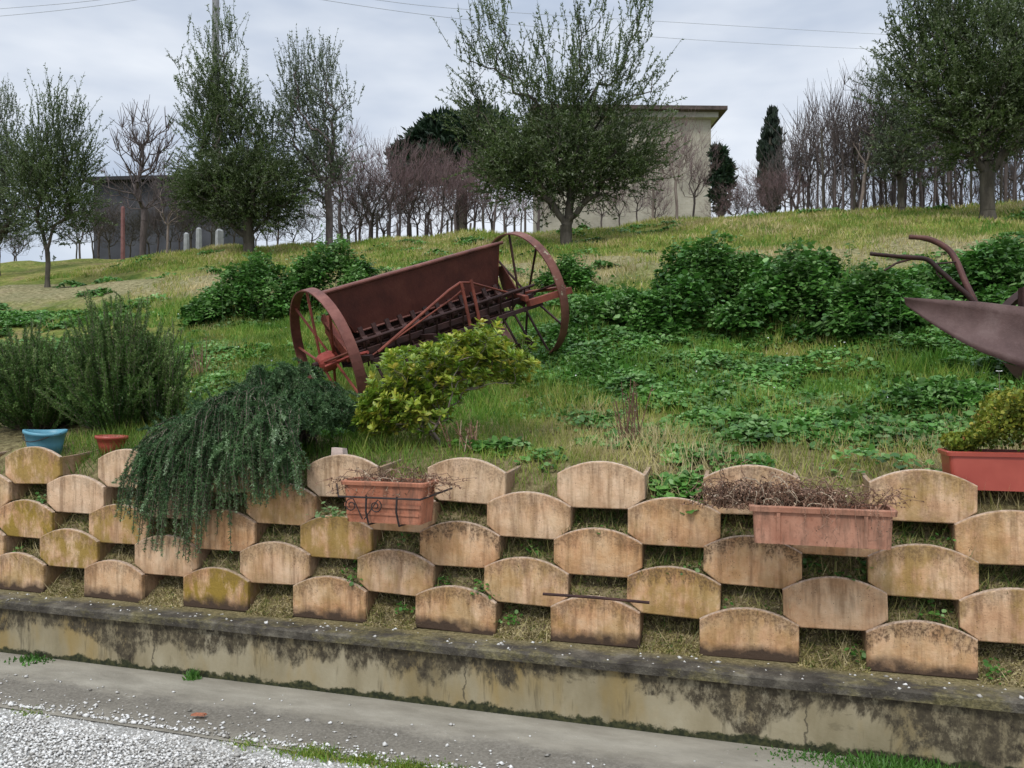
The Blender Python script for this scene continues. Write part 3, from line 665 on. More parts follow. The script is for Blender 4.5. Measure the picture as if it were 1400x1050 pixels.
def lobes_points(lobes, n, rng):
    w = np.array([l[3] * l[4] * l[5] for l in lobes]) ** .8; w = w * np.array([l[6] if len(l) > 6 else 1 for l in lobes]); w /= w.sum(); idx = rng.choice(len(lobes), n, p=w); L_ = np.array([l[:6] for l in lobes])[idx]
    d = unit(rng.normal(0, 1, (n, 3))) * rng.random((n, 1)) ** (1 / 2.6); return L_[:, :3] + d * L_[:, 3:6]
def leafy_tree(name, px, v, lobes_px, label, group, mat, trunk_r=.09, nleaf=36000, natt=230, fork_py=None, lean=0, leaf=(.035, .065), up=.9, tw=.5, cat='tree', bark_m='bark', base_drop=.05, wr=.36, bush=.5, limbs=()):
    X, Y, z = at(px, v); base = np.array((X, Y, z - base_drop)); s = Y / F
    fz = EYE + (HY - fork_py) * s; root = empty(name, tuple(base), label, cat, group)
    lobes = []
    for l in lobes_px:
        lx, ly, rx, ry = l[:4]; dy = l[4] if len(l) > 4 else 0
        lobes.append(((lx - CX) * s - X, dy, EYE + (HY - ly) * s - base[2], rx * s, min(rx, ry) * s * .9, ry * s, l[5] if len(l) > 5 else 1))
    hz = fz - base[2]
    st = [(0, 0, 0), (lean * .3, 0, hz * .35), (lean * .7, .02, hz * .7), (lean, 0, hz)]
    att = lobes_points(lobes, natt, RNG); lat = np.linalg.norm(att[:, :2] - np.array([lean, 0]), axis=1); att = att[att[:, 2] > hz + .1 + .5 * lat]
    arr, par, cnt = graph(st, att, RNG, .35, [[(lean + a_, b_, hz + c_) for a_, b_, c_ in lb] for lb in limbs])
    cnt[:4] = cnt[3]; rbase = trunk_r
    V_, F_ = limb_mesh(arr, par, cnt, rbase, 9, .5)
    # flare at the root
    fl = edges_tube([(0, 0, -.1)], [(lean * .2, 0, min(.3, hz * .33))], trunk_r * 1.7, trunk_r * .88, 9)
    k0 = 3
    mk('trunk', *join([(V_, F_), fl]), M[bark_m], root)
    # leafy shoots
    nsh = nleaf // 24; own = RNG.integers(4, len(arr), nsh); jit = RNG.normal(0, .11, (nsh, 3)) ; st_ = arr[own] + jit
    extra = lobes_points(lobes, nsh // 5, RNG); st_[: len(extra)] = extra
    cen = np.array([0, 0, hz]); outw = unit(st_ - cen); outw[:, 2] *= .3
    hr = np.clip((st_[:, 2] - hz) / max(.1, st_[:, 2].max() - hz), 0, 1)[:, None]
    d = outw * (bush + .5 * (1 - hr)) + np.array([0, 0, up]) * (-.15 + 1.5 * hr) + RNG.normal(0, .42, (nsh, 3)) * (1.15 - .6 * hr); d = unit(d); ln = RNG.uniform(.5, 1.3, nsh) * tw * (.6 + .5 * hr[:, 0])
    en = st_ + d * ln[:, None]
    tv, tf = edges_tube(st_, en, .006, .002, 3)
    m = 24; t = RNG.random((nsh, m)); c = st_[:, None] + (en - st_)[:, None] * t[..., None]
    ld = d[:, None] * .75 + RNG.normal(0, .6, (nsh, m, 3)); c = c.reshape(-1, 3); ld = ld.reshape(-1, 3)
    sz = RNG.uniform(*leaf, len(c)); hgt = (c[:, 2] - hz) / max(.1, c[:, 2].max() - hz)
    v_, f_, k = inst(*NEEDLE, c, ld, RNG.normal(0, 1, c.shape), sz, sz * wr)
    tn = np.clip(np.repeat(RNG.normal(0, .14, nsh), m) + RNG.beta(1.5, 1.9, len(c)) + .2 * hgt * RNG.random(len(c)), 0, 1)
    V2, F2 = join([(v_, f_), (tv, tf)]); tt = np.concatenate([np.repeat(tn, k), np.full(len(tf), .1)])
    mk('crown', V2, F2, mat, root, tint=tt)
    return root
OG = 'olive trees along the top of the slope'
leafy_tree('olive_tree', 774, 12.9, [(765, 228, 88, 52, 0, 2.6), (695, 235, 46, 50, 0, 1.8), (850, 222, 52, 48, 0, 1.8), (770, 165, 60, 45, 0, 1.5), (655, 95, 16, 70, 0, .8), (682, 40, 20, 60), (708, 120, 24, 75, 0, 1.2), (745, 95, 14, 60, 0, .8), (790, 85, 18, 70), (818, 60, 14, 60, 0, .7), (842, 130, 22, 70, 0, 1.2), (868, 70, 20, 75), (900, 125, 18, 48, 0, .7), (640, 165, 22, 36, 0, .7), (885, 180, 34, 36, 0, .8), (668, 175, 30, 40)],
           'large vase-shaped olive tree in the centre, forked trunk, beside the stone house', OG, M['olive'], .1, 76000, 560, fork_py=308, lean=0.0, limbs=[[(-.14, .02, .2), (-.36, .05, .48)], [(.05, .05, .25), (.1, .1, .6)], [(.17, -.05, .18), (.36, -.1, .42)]])
leafy_tree('olive_tree', 1350, 13.2, [(1330, 150, 85, 80, 0, 1.8), (1380, 90, 90, 80), (1290, 90, 60, 80), (1270, 60, 45, 70, 0, .6), (1235, 110, 30, 60, 0, .4), (1400, 180, 70, 55), (1340, 20, 90, 50), (1300, 205, 50, 35), (1450, 100, 80, 100)],
           'big olive tree at the right edge with a thick straight trunk', OG, M['olive'], .1, 84000, 420, fork_py=236, limbs=[[(-.16, .02, .22), (-.4, .05, .6)], [(.02, .05, .3), (.05, .1, .7)], [(.18, -.05, .25), (.42, -.1, .6)]])
leafy_tree('olive_tree', 340, 13.6, [(315, 262, 62, 52, 0, 2.2), (300, 180, 36, 50, 0, 1.3), (292, 120, 30, 50, 0, 1), (255, 90, 10, 40, 0, .5), (275, 65, 10, 35, 0, .5), (312, 62, 12, 40, 0, .6), (330, 130, 18, 40, 0, .7), (365, 265, 50, 50, 0, 1.6), (350, 195, 32, 45, 0, 1.2), (268, 270, 26, 40, 0, 1.2), (262, 160, 16, 40, 0, .6)],
           'tall dark green olive tree in front of the utility pole', OG, M['olive'], .11, 80000, 420, fork_py=325)
leafy_tree('olive_tree', 450, 14.6, [(430, 130, 40, 55, 0, .8), (400, 190, 40, 70, 0, .9), (445, 190, 32, 70, 0, .7), (460, 130, 20, 45, 0, .5), (405, 110, 25, 45, 0, .5), (425, 245, 50, 50, 0, .9)],
           'thin greyish olive tree with see-through crown right of the dark one', OG, M['olive_grey'], .075, 22000, 300, fork_py=285, bark_m='bark_bare')
leafy_tree('olive_tree', 65, 10.9, [(75, 255, 48, 60, 0, 1.4), (75, 190, 28, 55, 0, .9), (72, 155, 14, 30, 0, .3), (105, 215, 22, 55, 0, .6), (45, 250, 30, 60), (90, 300, 40, 28)],
           'small slender olive tree on the left with a short bare trunk on the path', OG, M['olive'], .04, 30000, 260, fork_py=345, limbs=[[(-.05, .02, .15), (-.12, .05, .4)], [(.05, -.02, .18), (.1, 0, .45)]], leaf=(.03, .055))
leafy_tree('olive_tree', -5, 13.0, [(0, 260, 40, 65, 0, 1.4), (5, 190, 28, 50, 0, .8), (-25, 210, 30, 70), (28, 220, 18, 50, 0, .4), (15, 310, 38, 30)],
           'olive tree cut off by the left picture edge', OG, M['olive_grey'], .07, 26000, 200, fork_py=335)
leafy_tree('olive_tree', 1232, 15.5, [(1228, 190, 30, 55), (1215, 130, 22, 45, 0, .5), (1245, 120, 20, 50, 0, .5), (1232, 225, 32, 20)],
           'thin young olive tree just left of the big right-hand olive', OG, M['olive_grey'], .06, 12000, 160, fork_py=262)
# ------------------------------------------------------------------ bare trees
def bare_parts(h, w, natt, ntw, seed, spread=.5, trunk=.05, twr=.006, straight=1.0, k=4, tl=(.25, .75)):
    rng = np.random.default_rng(seed); hz = h * .34; lob = [(0, 0, h * .58, w, w, h * .3)] + [(rng.normal(0, w * .5), rng.normal(0, w * .5), h * rng.uniform(.45, .82), w * .5, w * .5, h * .2) for _ in range(5)]
    att = lobes_points(lob, natt, rng); att = att[att[:, 2] > hz]; st = [(0, 0, -.3), (.02, 0, hz * .4), (-.02, .01, hz * .8), (0, 0, hz)]
    arr, par, cnt = graph(st, att, rng, .5); cnt[:4] = cnt[3]
    V1, F1 = limb_mesh(arr, par, cnt, trunk, k + 1, .5)
    own = rng.integers(4, len(arr), ntw); A = arr[own]; o = unit(A - np.array([0, 0, hz])); o[:, 2] = 0
    d = unit(o * spread + np.array([0, 0, straight]) + rng.normal(0, .38, (ntw, 3))); B = A + d * rng.uniform(*tl, ntw)[:, None] * h / 4
    V2, F2 = edges_tube(A, B, twr, twr * .45, 3)
    return (V1, F1), (V2, F2)
bare_proto = []
def bare_tree(name, px, v, h, proto_i, label, group, bm='bark_bare', tm='bark_purple', cat='tree', rz=None, dz=0):
    key = (proto_i, bm, tm)
    X, Y, z = at(px, v); hit = [q for q in bare_proto if q[0] == key]
    if not hit:
        a = [dict(h=4, w=1.0, natt=150, ntw=420, seed=1), dict(h=4, w=.8, natt=130, ntw=380, seed=2, spread=.3), dict(h=4, w=1.15, natt=190, ntw=560, seed=3, spread=.7, straight=.8),
             dict(h=4, w=1.25, natt=130, ntw=420, seed=4, spread=.8, trunk=.1, twr=.011, straight=.9), dict(h=4, w=.75, natt=110, ntw=260, seed=5, spread=.35, twr=.008, straight=1.4, tl=(.5, 1.1))][proto_i]
        p1, p2 = bare_parts(**a); root = empty(name, (X, Y, z - .03 + dz), label, cat, group)
        mk('trunk', *p1, M[bm], root); mk('crown', *p2, M[tm], root, tint=None); bare_proto.append((key, root))
    else:
        root = copy_tree(hit[0][1]); tag(root, label, cat, group); root.location = (X, Y, z - .03 + dz)
        if not group and 'group' in root.keys(): del root['group']
    s = h / 4; root.scale = (s * RNG.uniform(.9, 1.1), s * RNG.uniform(.9, 1.1), s); root.rotation_euler = (R(RNG.normal(0, 2)), R(RNG.normal(0, 2)), RNG.uniform(0, 6.28) if rz is None else rz)
    return root
bare_tree('bare_tree', 195, 16.0, 3.4, 3, 'leafless tree with thick open branches in front of the dark shed', None, 'bark_bare', 'bark_bare')
bare_tree('bare_tree', 925, 15.6, 2.3, 0, 'leafless tree with reddish twigs in front of the house corner', None, 'bark_pale', 'bark_purple')
bare_tree('bare_tree', 893, 16.2, 1.9, 2, 'reddish bare bushy tree between the central olive and the house corner', None, 'bark_pale', 'bark_purple')
bare_tree('bare_tree', 948, 16.6, 1.7, 1, 'small bare tree right against the right corner of the house', None, 'bark_bare', 'bark_purple')
bare_tree('bare_tree', 228, 15.6, 2.2, 4, 'leafless young tree with pinkish leaning trunk, right of the shed tree', None, 'bark_pale', 'bark_bare')
bare_tree('bare_tree', 1175, 15.8, 2.6, 1, 'bare tree with reddish trunk at the near end of the right orchard rows', None, 'bark_pale', 'bark_bare')
bare_tree('bare_tree', 450, 15.2, 2.1, 1, 'bare tree with pale straight trunk under the thin grey olive', None, 'bark_pale', 'bark_purple')
g1 = 'bare fruit trees between the two middle olive trees'; l1 = 'bare purplish fruit tree in the thicket between the dark olive and the central olive'
for i, px in enumerate([470, 492, 512, 530, 548, 565, 583, 600, 618, 636, 655, 485, 520, 560, 592, 628, 668, 505, 575, 645]):
    bare_tree('fruit_tree', px + RNG.normal(0, 3), 17 + 1.1 * (i // 11) + RNG.uniform(-.4, 1.6), RNG.uniform(2.15, 2.75) * (1.2 if px < 520 else 1), i % 3, l1, g1)
g2 = 'bare fruit trees in the orchard rows on the right'; l2 = 'bare upright fruit tree in the receding orchard rows right of the house'
xs_ = list(np.linspace(1085, 1395, 17)) + list(np.linspace(1095, 1400, 13))
for i, px in enumerate(xs_):
    bare_tree('fruit_tree', px + RNG.normal(0, 3), 16.8 + (2.4 if i > 16 else 0) + RNG.uniform(-.5, 1.5), RNG.uniform(2.2, 2.95), [1, 4, 0, 4, 1][i % 5], l2, g2, 'bark_bare', 'bark_bare')
g3 = 'low purple bushes between house and cypress'; l3 = 'low leafless purplish fruit tree between the house and the cypress'
for i, px in enumerate([985, 1005, 1022, 1040, 1056, 1072, 1012, 1048]):
    bare_tree('fruit_tree', px, 17.2 + RNG.uniform(-.5, 1.2), .95 + .005 * (px - 980), 2, l3, g3)
g4 = 'bare trees around the shed'; l4 = 'thin bare tree among the trunks around the dark shed'
for i, px in enumerate([150, 215, 245, 262, 135, 380, 110, 20, -10]):
    bare_tree('bare_tree', px, 16.8 + RNG.uniform(-.3, 1.5), RNG.uniform(1.8, 2.5), 4 if i % 2 else 1, l4, g4, 'bark_bare', 'bark_bare')
g6 = 'dark undergrowth below the shed'
for i, px in enumerate([-8, 22, 105, 128, 150, 178, 205, 232, 262, 290, 300, 318, 350, 366, 380, 402, 425, 475, 508]):
    bare_tree('undergrowth_bush', px, 16.9 + RNG.uniform(-.3, .8), RNG.uniform(1.3, 1.8), 2, 'low dark leafless bush in the undergrowth on the left behind the slope edge', g6, 'bark', 'bark', 'bush')
g5 = 'bare trees behind the central olive'; l5 = 'bare fruit tree seen low behind the crown of the central olive'
for i, px in enumerate([690, 712, 735, 822, 848, 872, 895]):
    bare_tree('fruit_tree', px, 17 + RNG.uniform(-.3, 1.5), RNG.uniform(1.3, 1.9), i % 3, l5, g5)
# ------------------------------------------------------------------ pine, cypress, conifer
def needle_tree(name, px, py_base, Y, lobes_px, label, mat, tr, n, leafsz, cat='tree', limbs=True, upk=.3):
    s = Y / F; X = (px - CX) * s; zb = HX(X, Y); base = np.array((X, Y, zb)); root = empty(name, tuple(base), label, cat)
    lobes = [((l[0] - CX) * s - X, (l[4] if len(l) > 4 else 0), EYE + (HY - l[1]) * s - zb, l[2] * s, l[2] * s, l[3] * s) for l in lobes_px]
    hz = lobes[0][2] - lobes[0][5]
    st = [(0, 0, 0), (0, 0, hz * .5), (.05, 0, hz * .8), (0, 0, hz)]; att = lobes_points(lobes, 90, RNG); arr, par, cnt = graph(st, att, RNG); cnt[:4] = cnt[3]
    mk('trunk', *limb_mesh(arr, par, cnt, tr, 5, .5), M['bark'], root)
    nc = n // 40; w = np.array([l[3] * l[5] for l in lobes]); w /= w.sum(); idx = RNG.choice(len(lobes), nc, p=w); La = np.array(lobes)[idx]
    dd = unit(RNG.normal(0, 1, (nc, 3))); cc = La[:, :3] + dd * RNG.random((nc, 1)) ** (1 / 5) * La[:, 3:6]
    rc = RNG.uniform(.12, .3, nc) * (np.array([l[3] for l in lobes])[idx] * .6)
    p = cc[:, None] + RNG.normal(0, 1, (nc, 40, 3)) * rc[:, None, None] * np.array([1, 1, .6]); d = (p - cc[:, None]).reshape(-1, 3) + RNG.normal(0, .1, (nc * 40, 3)); d[:, 2] += upk * .3; p = p.reshape(-1, 3)
    sz = RNG.uniform(.6, 1.2, len(p)) * leafsz; v_, f_, k = inst(*NEEDLE, p, d, RNG.normal(0, 1, p.shape), sz, sz * .35)
    mk('crown', v_, f_, mat, root, tint=np.repeat(np.clip(RNG.normal(.4, .25, len(p)), 0, 1), k)); return root
needle_tree('pine_tree', 630, 300, 30, [(625, 205, 42, 32), (655, 190, 40, 34), (590, 195, 28, 20), (552, 212, 19, 10), (610, 178, 26, 18), (560, 240, 12, 8), (600, 230, 50, 14), (680, 215, 30, 30)], 'dark green pine with a spreading top far behind the fruit trees', M['pine'], .22, 34000, .35)
needle_tree('cypress_tree', 1055, 290, 26, [(1055, 250, 15, 45), (1055, 205, 12, 40), (1056, 175, 7, 24), (1043, 215, 7, 26)], 'narrow dark cypress rising above the bare trees right of the house', M['cypress'], .12, 16000, .22, upk=2.0)
needle_tree('conifer', 985, 290, 24, [(985, 255, 13, 35), (982, 222, 9, 22), (992, 240, 9, 18)], 'small dark evergreen tree standing directly right of the stone house', M['pine'], .1, 6000, .22)
# ------------------------------------------------------------------ house, shed, pole, wires, posts
def house():
    Y = 34.0; s = Y / F; xr = (972 - CX) * s; xl = (742 - CX) * s; zt = EYE + (HY - 163) * s; z0 = HX(xr, Y) - .3
    root = empty('stone_house', (xr, Y, z0), 'pale stone farmhouse with hipped tiled roof behind the central olive', 'house')
    w = xr - xl; h = zt - z0; dp = 8.0
    mb = MB(); mb.box((-w / 2, dp / 2, h / 2), (w, dp, h)); mb.build('wall', M['house'], root)
    mb = MB(); mb.box((-w / 2, dp / 2, h + .11), (w + .5, dp + .5, .22)); mb.build('cornice', M['cornice'], root)
    mb = MB(); o = .55; a = (-w - o, -o); b = (o, -o); c = (o, dp + o); d = (-w - o, dp + o); z = h + .223
    mb.add([(*a, z), (*b, z), (*c, z), (*d, z), (*a, z + .16), (*b, z + .16), (*c, z + .16), (*d, z + .16), (-w + 2.9, dp / 2, z + .75), (-2.9, dp / 2, z + .75)],
           [(3, 2, 1, 0), (0, 1, 5, 4), (1, 2, 6, 5), (2, 3, 7, 6), (3, 0, 4, 7), (4, 5, 9, 8), (5, 6, 9), (6, 7, 8, 9), (7, 4, 8)]); mb.build('roof', M['roof_tile'], root)
    root.rotation_euler = (0, 0, R(1.5))
house()
def shed():
    Y = 25.0; s = Y / F; xl = (128 - CX) * s; xr = (290 - CX) * s; zt = EYE + (HY - 249) * s; z0 = HX(xl, Y) - .3
    root = empty('shed', ((xl + xr) / 2, Y, z0), 'dark slate-blue shed with flat roof behind the bare trees on the left', 'shed'); w = xr - xl; h = zt - z0
    mb = MB(); mb.box((0, 2, h / 2), (w, 4, h)); mb.build('wall', M['shed'], root)
    mb = MB(); mb.box((0, 1.9, h + .06), (w + .3, 4.5, .11), Matrix.Rotation(R(-1.2), 3, 'Y')); mb.build('roof', M['shed_roof'], root)
shed()
def pole():
    Y = 24; s = Y / F; X = (295 - CX) * s; z0 = HX(X, Y); zt = EYE + (HY + 45) * s
    root = empty('utility_pole', (X, Y, z0), 'tall grey utility pole rising behind the dark olive tree', 'utility pole')
    mb = MB(); mb.tube([(0, 0, -.5), (0, 0, zt - z0)], [.13, .1], 12); mb.build('pole_shaft', M['pole'], root, True)
    mb = MB(); mb.box((0, 0, zt - z0 - .35), (1.3, .1, .1)); mb.build('cross_arm', M['pole'], root)
    for dx in (-.55, -.2, .2, .55): mb = MB(); mb.tube([(dx, 0, zt - z0 - .3), (dx, 0, zt - z0 - .12)], [.035, .045], 8); mb.build('insulator', M['stake_grey'], root)
    def wire(pts, label):
        q = [Vector(P(px, py, Yy)) for px, py, Yy in pts]; mb = MB()
        # smooth catenary through the points
        out = []
        for i in range(len(q) - 1):
            p0 = q[max(i - 1, 0)]; p1 = q[i]; p2 = q[i + 1]; p3 = q[min(i + 2, len(q) - 1)]
            for t in np.linspace(0, 1, 9)[:-1]:
                out.append(.5 * ((2 * p1) + (p2 - p0) * t + (2 * p0 - 5 * p1 + 4 * p2 - p3) * t * t + (-p0 + 3 * p1 - 3 * p2 + p3) * t ** 3))
        out.append(q[-1]); mb.tube(out, .008, 4); o = mb.build('power_line', M['wire']); tag(o, label, 'cable', 'overhead cables')
    wire([(283, -27, 24), (180, 1, 26), (0, 22, 30), (-200, 34, 33)], 'lower of the two overhead cables in the top left corner')
    wire([(270, -27, 24), (150, -2, 26), (0, 12, 30), (-200, 26, 33)], 'upper of the two overhead cables in the top left corner')
    wire([(306, -27, 24), (430, -2, 26), (640, 27, 30), (915, 52, 36), (1190, 67, 42), (1500, 78, 50)], 'lower overhead cable crossing the sky right of the central olive')
    wire([(316, -27, 24), (500, -2, 26), (640, 13, 30), (915, 30, 36), (1210, 47, 42), (1500, 60, 50)], 'upper overhead cable crossing the sky right of the central olive')
pole()
def post(px, v, h, r, m, lab, lean=0, grp=None, nm='post', sq=False):
    X, Y, z = at(px, v); mb = MB()
    mb.tube([(0, 0, -.2), (lean * .5, 0, h * .5), (lean, 0, h)], [r, r * .95, r * .9], 4 if sq else 7)
    root = empty(nm, (X, Y, z), lab, 'post', grp); mb.build('post_shaft', m, root)
    mb = MB(); mb.tube([(lean, 0, h), (lean * 1.02, 0, h + r * .5)], [r * .9, r * .45], 4 if sq else 7); mb.build('post_top', m, root)
post(168, 15.4, 1.25, .05, M['stake_red'], 'reddish post left of the trunk of the shed tree')
post(300, 15.3, .36, .10, M['stake_grey'], 'short white-grey post under the dark olive tree', sq=True)
post(272, 15.4, .5, .07, M['stake_grey'], 'grey stub of a post just left of the white-grey post', nm='post')
post(255, 15.4, .42, .065, M['stake_grey'], 'low grey post leftmost of the stubs by the shed', nm='post')
g = 'thin stakes between the orchard rows'
for i, px in enumerate(np.linspace(1090, 1395, 24)): post(px + RNG.normal(0, 2.5), 16.2 + RNG.uniform(0, 1.6), RNG.uniform(.9, 1.7), .022, M['bark_bare'] if i % 3 else M['bark'], 'thin wooden stake standing between the bare trees of the right orchard', RNG.normal(0, .05), g, 'stake')
g = 'thin stakes in the thicket left of the central olive'
for i, px in enumerate(np.linspace(470, 735, 18)): post(px + RNG.normal(0, 2.5), 16.2 + RNG.uniform(0, 1.2), RNG.uniform(.4, .8), .028, M['bark_bare'] if i % 3 else M['bark'], 'thin stake in the bare thicket left of the central olive', RNG.normal(0, .04), g, 'stake')
# ------------------------------------------------------------------ leafy weed clumps
def clump(px, v, w, h, n, label, seed, lsz=(.028, .058), group='big leafy weed clumps on the slope', dep=.7):
    rng = np.random.default_rng(seed); X, Y, z = at(px, v); root = empty('weed_clump', (X, Y, z - .03), label, 'weeds', group)
    ns = 26; cx = rng.uniform(-1, 1, ns); cy = rng.uniform(-1, 1, ns) * dep; ch = (1 - .55 * cx ** 2 - .3 * cy ** 2) * rng.uniform(.55, 1, ns) * h; cx = cx * w * .8; cy = cy * w * .7
    i = rng.integers(0, ns, n); r = w * .26; d = unit(rng.normal(0, 1, (n, 3))); d[:, 2] = np.abs(d[:, 2]) * 1.1 - .25; rr = rng.random(n) ** .35
    c = np.stack([cx[i], cy[i], ch[i] * .6], 1); p = c + d * rr[:, None] * np.stack([np.full(n, r), np.full(n, r), ch[i] * .42], 1)
    low = rng.random(n) < .25; p[low, 2] *= rng.random(low.sum()); p[:, 2] = np.maximum(p[:, 2], .02)
    # follow slope under the clump
    xw = X + p[:, 0]; yw = Y + p[:, 1]; gz = H(*xy2uv(xw, yw)) - z; p[:, 2] += gz
    dd = d * .8 + rng.normal(0, .7, (n, 3)); dd[:, 2] = dd[:, 2] * .5 - .15; up = d * .6 + rng.normal(0, .35, (n, 3)); up[:, 2] += .9
    sz = rng.uniform(*lsz, n) * np.where(rng.random(n) < .12, 1.6, 1); v_, f_, k = inst(*LEAF, p, dd, up, sz, sz * rng.uniform(.35, 1.0, n)); tn = np.clip(rng.normal(.45, .28, n) + rng.normal(0, .16, ns)[i] + .15 * (p[:, 2] - gz) / h, 0, 1)
    mk('foliage', v_, f_, M['weed'], root, tint=np.repeat(tn, k))
    # upright leafy shoots that break the outline, with stems
    k2 = 80; j = rng.integers(0, ns, k2); A = np.stack([cx[j], cy[j], np.zeros(k2)], 1) + rng.normal(0, r * .5, (k2, 3)) * np.array([1, 1, 0]); B = A.copy(); B[:, :2] += rng.normal(0, .08, (k2, 2)); B[:, 2] = ch[j] * rng.uniform(.75, 1.05, k2)
    gz2 = H(*xy2uv(X + A[:, 0], Y + A[:, 1])) - z; A[:, 2] += gz2; B[:, 2] += gz2; sv, sf = edges_tube(A, B, .004, .002, 4); mk('stem', sv, sf, M['green_stem'], root)
    m = 16; t = rng.uniform(.5, 1.05, (k2, m)); q = (A[:, None] + (B - A)[:, None] * t[..., None] + rng.normal(0, .025, (k2, m, 3))).reshape(-1, 3); e = rng.normal(0, 1, q.shape); e[:, 2] = rng.normal(.3, .3, len(q)); u2 = rng.normal(0, .4, q.shape); u2[:, 2] += 1
    sz = rng.uniform(lsz[0] * .7, lsz[1] * .8, len(q)); v_, f_, k = inst(*LEAF, q, e, u2, sz, sz * .7); mk('shoot_leaves', v_, f_, M['weed'], root, tint=np.repeat(np.clip(rng.normal(.6, .22, len(q)), 0, 1), k))
    return root
clump(335, 8.5, .7, .95, 11000, 'dark leafy weed clump left behind the seed drill, the left one of two', 11)
clump(445, 8.9, .6, 1.0, 11000, 'dark leafy weed clump directly behind the left wheel of the seed drill', 12)
clump(975, 7.9, .85, .95, 20000, 'tallest leafy weed clump right of the seed drill', 13)
clump(1085, 7.7, .8, .84, 19000, 'broad leafy weed clump in the middle of the big green mass', 14)
clump(1185, 7.4, .72, .68, 15000, 'leafy weed clump just left of the plough handles', 15)
clump(1375, 7.9, .9, .78, 17000, 'bright leafy weed clump behind the plough at the right edge', 16)
clump(1285, 5.5, .42, .26, 6500, 'low bluish-green weed clump below the plough blade', 17, (.025, .05))
clump(850, 7.5, .62, .5, 10000, 'low weed clump between the right drill wheel and the tall clump', 18)
clump(772, 9.2, .35, .5, 3000, 'small weed clump at the foot of the central olive', 19)
# ------------------------------------------------------------------ rosemary bushes
def needles_on(paths, rng, per, ln, wd, spread=.75, fwd=.65):
    """paths: (n, k, 3) polylines; needles pointing outwards along them"""
    n, k, _ = paths.shape; t = rng.random((n, per)) * (k - 1.001); i = t.astype(int); fr = (t - i)[..., None]; r = np.arange(n)[:, None]
    a = paths[r, i]; b = paths[r, i + 1]; c = (a + (b - a) * fr).reshape(-1, 3); d = unit(b - a).reshape(-1, 3) * fwd + rng.normal(0, spread * .6, (n * per, 3))
    sz = rng.uniform(*ln, len(c)); return inst(*NEEDLE, c, d, rng.normal(0, 1, c.shape), sz, np.full(len(c), wd)), t.reshape(-1) / (k - 1)
def poly_tubes(paths, r0, r1, k=3):
    n, m, _ = paths.shape; A = paths[:, :-1].reshape(-1, 3); B = paths[:, 1:].reshape(-1, 3); w = np.tile(np.linspace(r0, r1, m)[:-1], n); w2 = np.tile(np.linspace(r0, r1, m)[1:], n); return edges_tube(A, B, w, w2, k)
def upright_rosemary(px, v, w, h, n, label, seed, mat, per=120):
    rng = np.random.default_rng(seed); X, Y, z = at(px, v); root = empty('rosemary_bush', (X, Y, z - .03), label, 'shrub', 'rosemary bushes above the wall')
    a = rng.uniform(0, 6.28, n); rad = np.sqrt(rng.random(n)); bx = np.cos(a) * rad; by = np.sin(a) * rad; b = np.stack([bx * w * .2, by * w * .2, np.zeros(n)], 1)
    hh = h * rng.uniform(.45, 1.08, n) * (1 - .35 * rad ** 2) * (1 + .12 * np.sin(a * 4 + seed)); hh = np.minimum(hh, h * np.sqrt(np.clip(1.12 - rad ** 2, .05, 1)) * rng.uniform(.8, 1.1, n)); tip = np.stack([bx * w * rng.uniform(.9, 1.3, n), by * w * .95, hh], 1); tip += rng.normal(0, .06, (n, 3))
    K = 9; t = np.linspace(0, 1, K)[None, :, None]; ctrl = b + (tip - b) * np.array([.55, .55, .45]) + rng.normal(0, .05, (n, 3)); paths = (1 - t) ** 2 * b[:, None] + 2 * t * (1 - t) * ctrl[:, None] + t ** 2 * tip[:, None]; paths += rng.normal(0, .004, paths.shape)
    start = rng.uniform(.12, .5, n); cut = b[:, None] * 0 + paths.copy()
    # needles only on the upper part
    up = np.stack([paths[:, i] for i in range(2, K)], 1); (v_, f_, k), tt = needles_on(up, rng, per, (.017, .028), .0052, spread=.85, fwd=.7); tn = np.clip(np.repeat(rng.normal(.42, .16, n), per) + rng.normal(0, .14, len(tt)) + .25 * tt, 0, 1)
    mk('stem', *poly_tubes(paths, .005, .002), M['stem'], root); mk('foliage', v_, f_, mat, root, tint=np.repeat(tn, k)); return root
upright_rosemary(165, 4.62, .36, 1.02, 480, 'tall upright rosemary bush behind the small red pot', 21, M['rosemary'], 430)
upright_rosemary(55, 4.72, .46, .8, 480, 'grey-green rosemary bush behind the blue bucket', 22, M['rosemary'], 400)
upright_rosemary(228, 4.66, .14, .8, 90, 'thin sparse rosemary stems at the right of the tall bush', 23, M['rosemary'], 330)
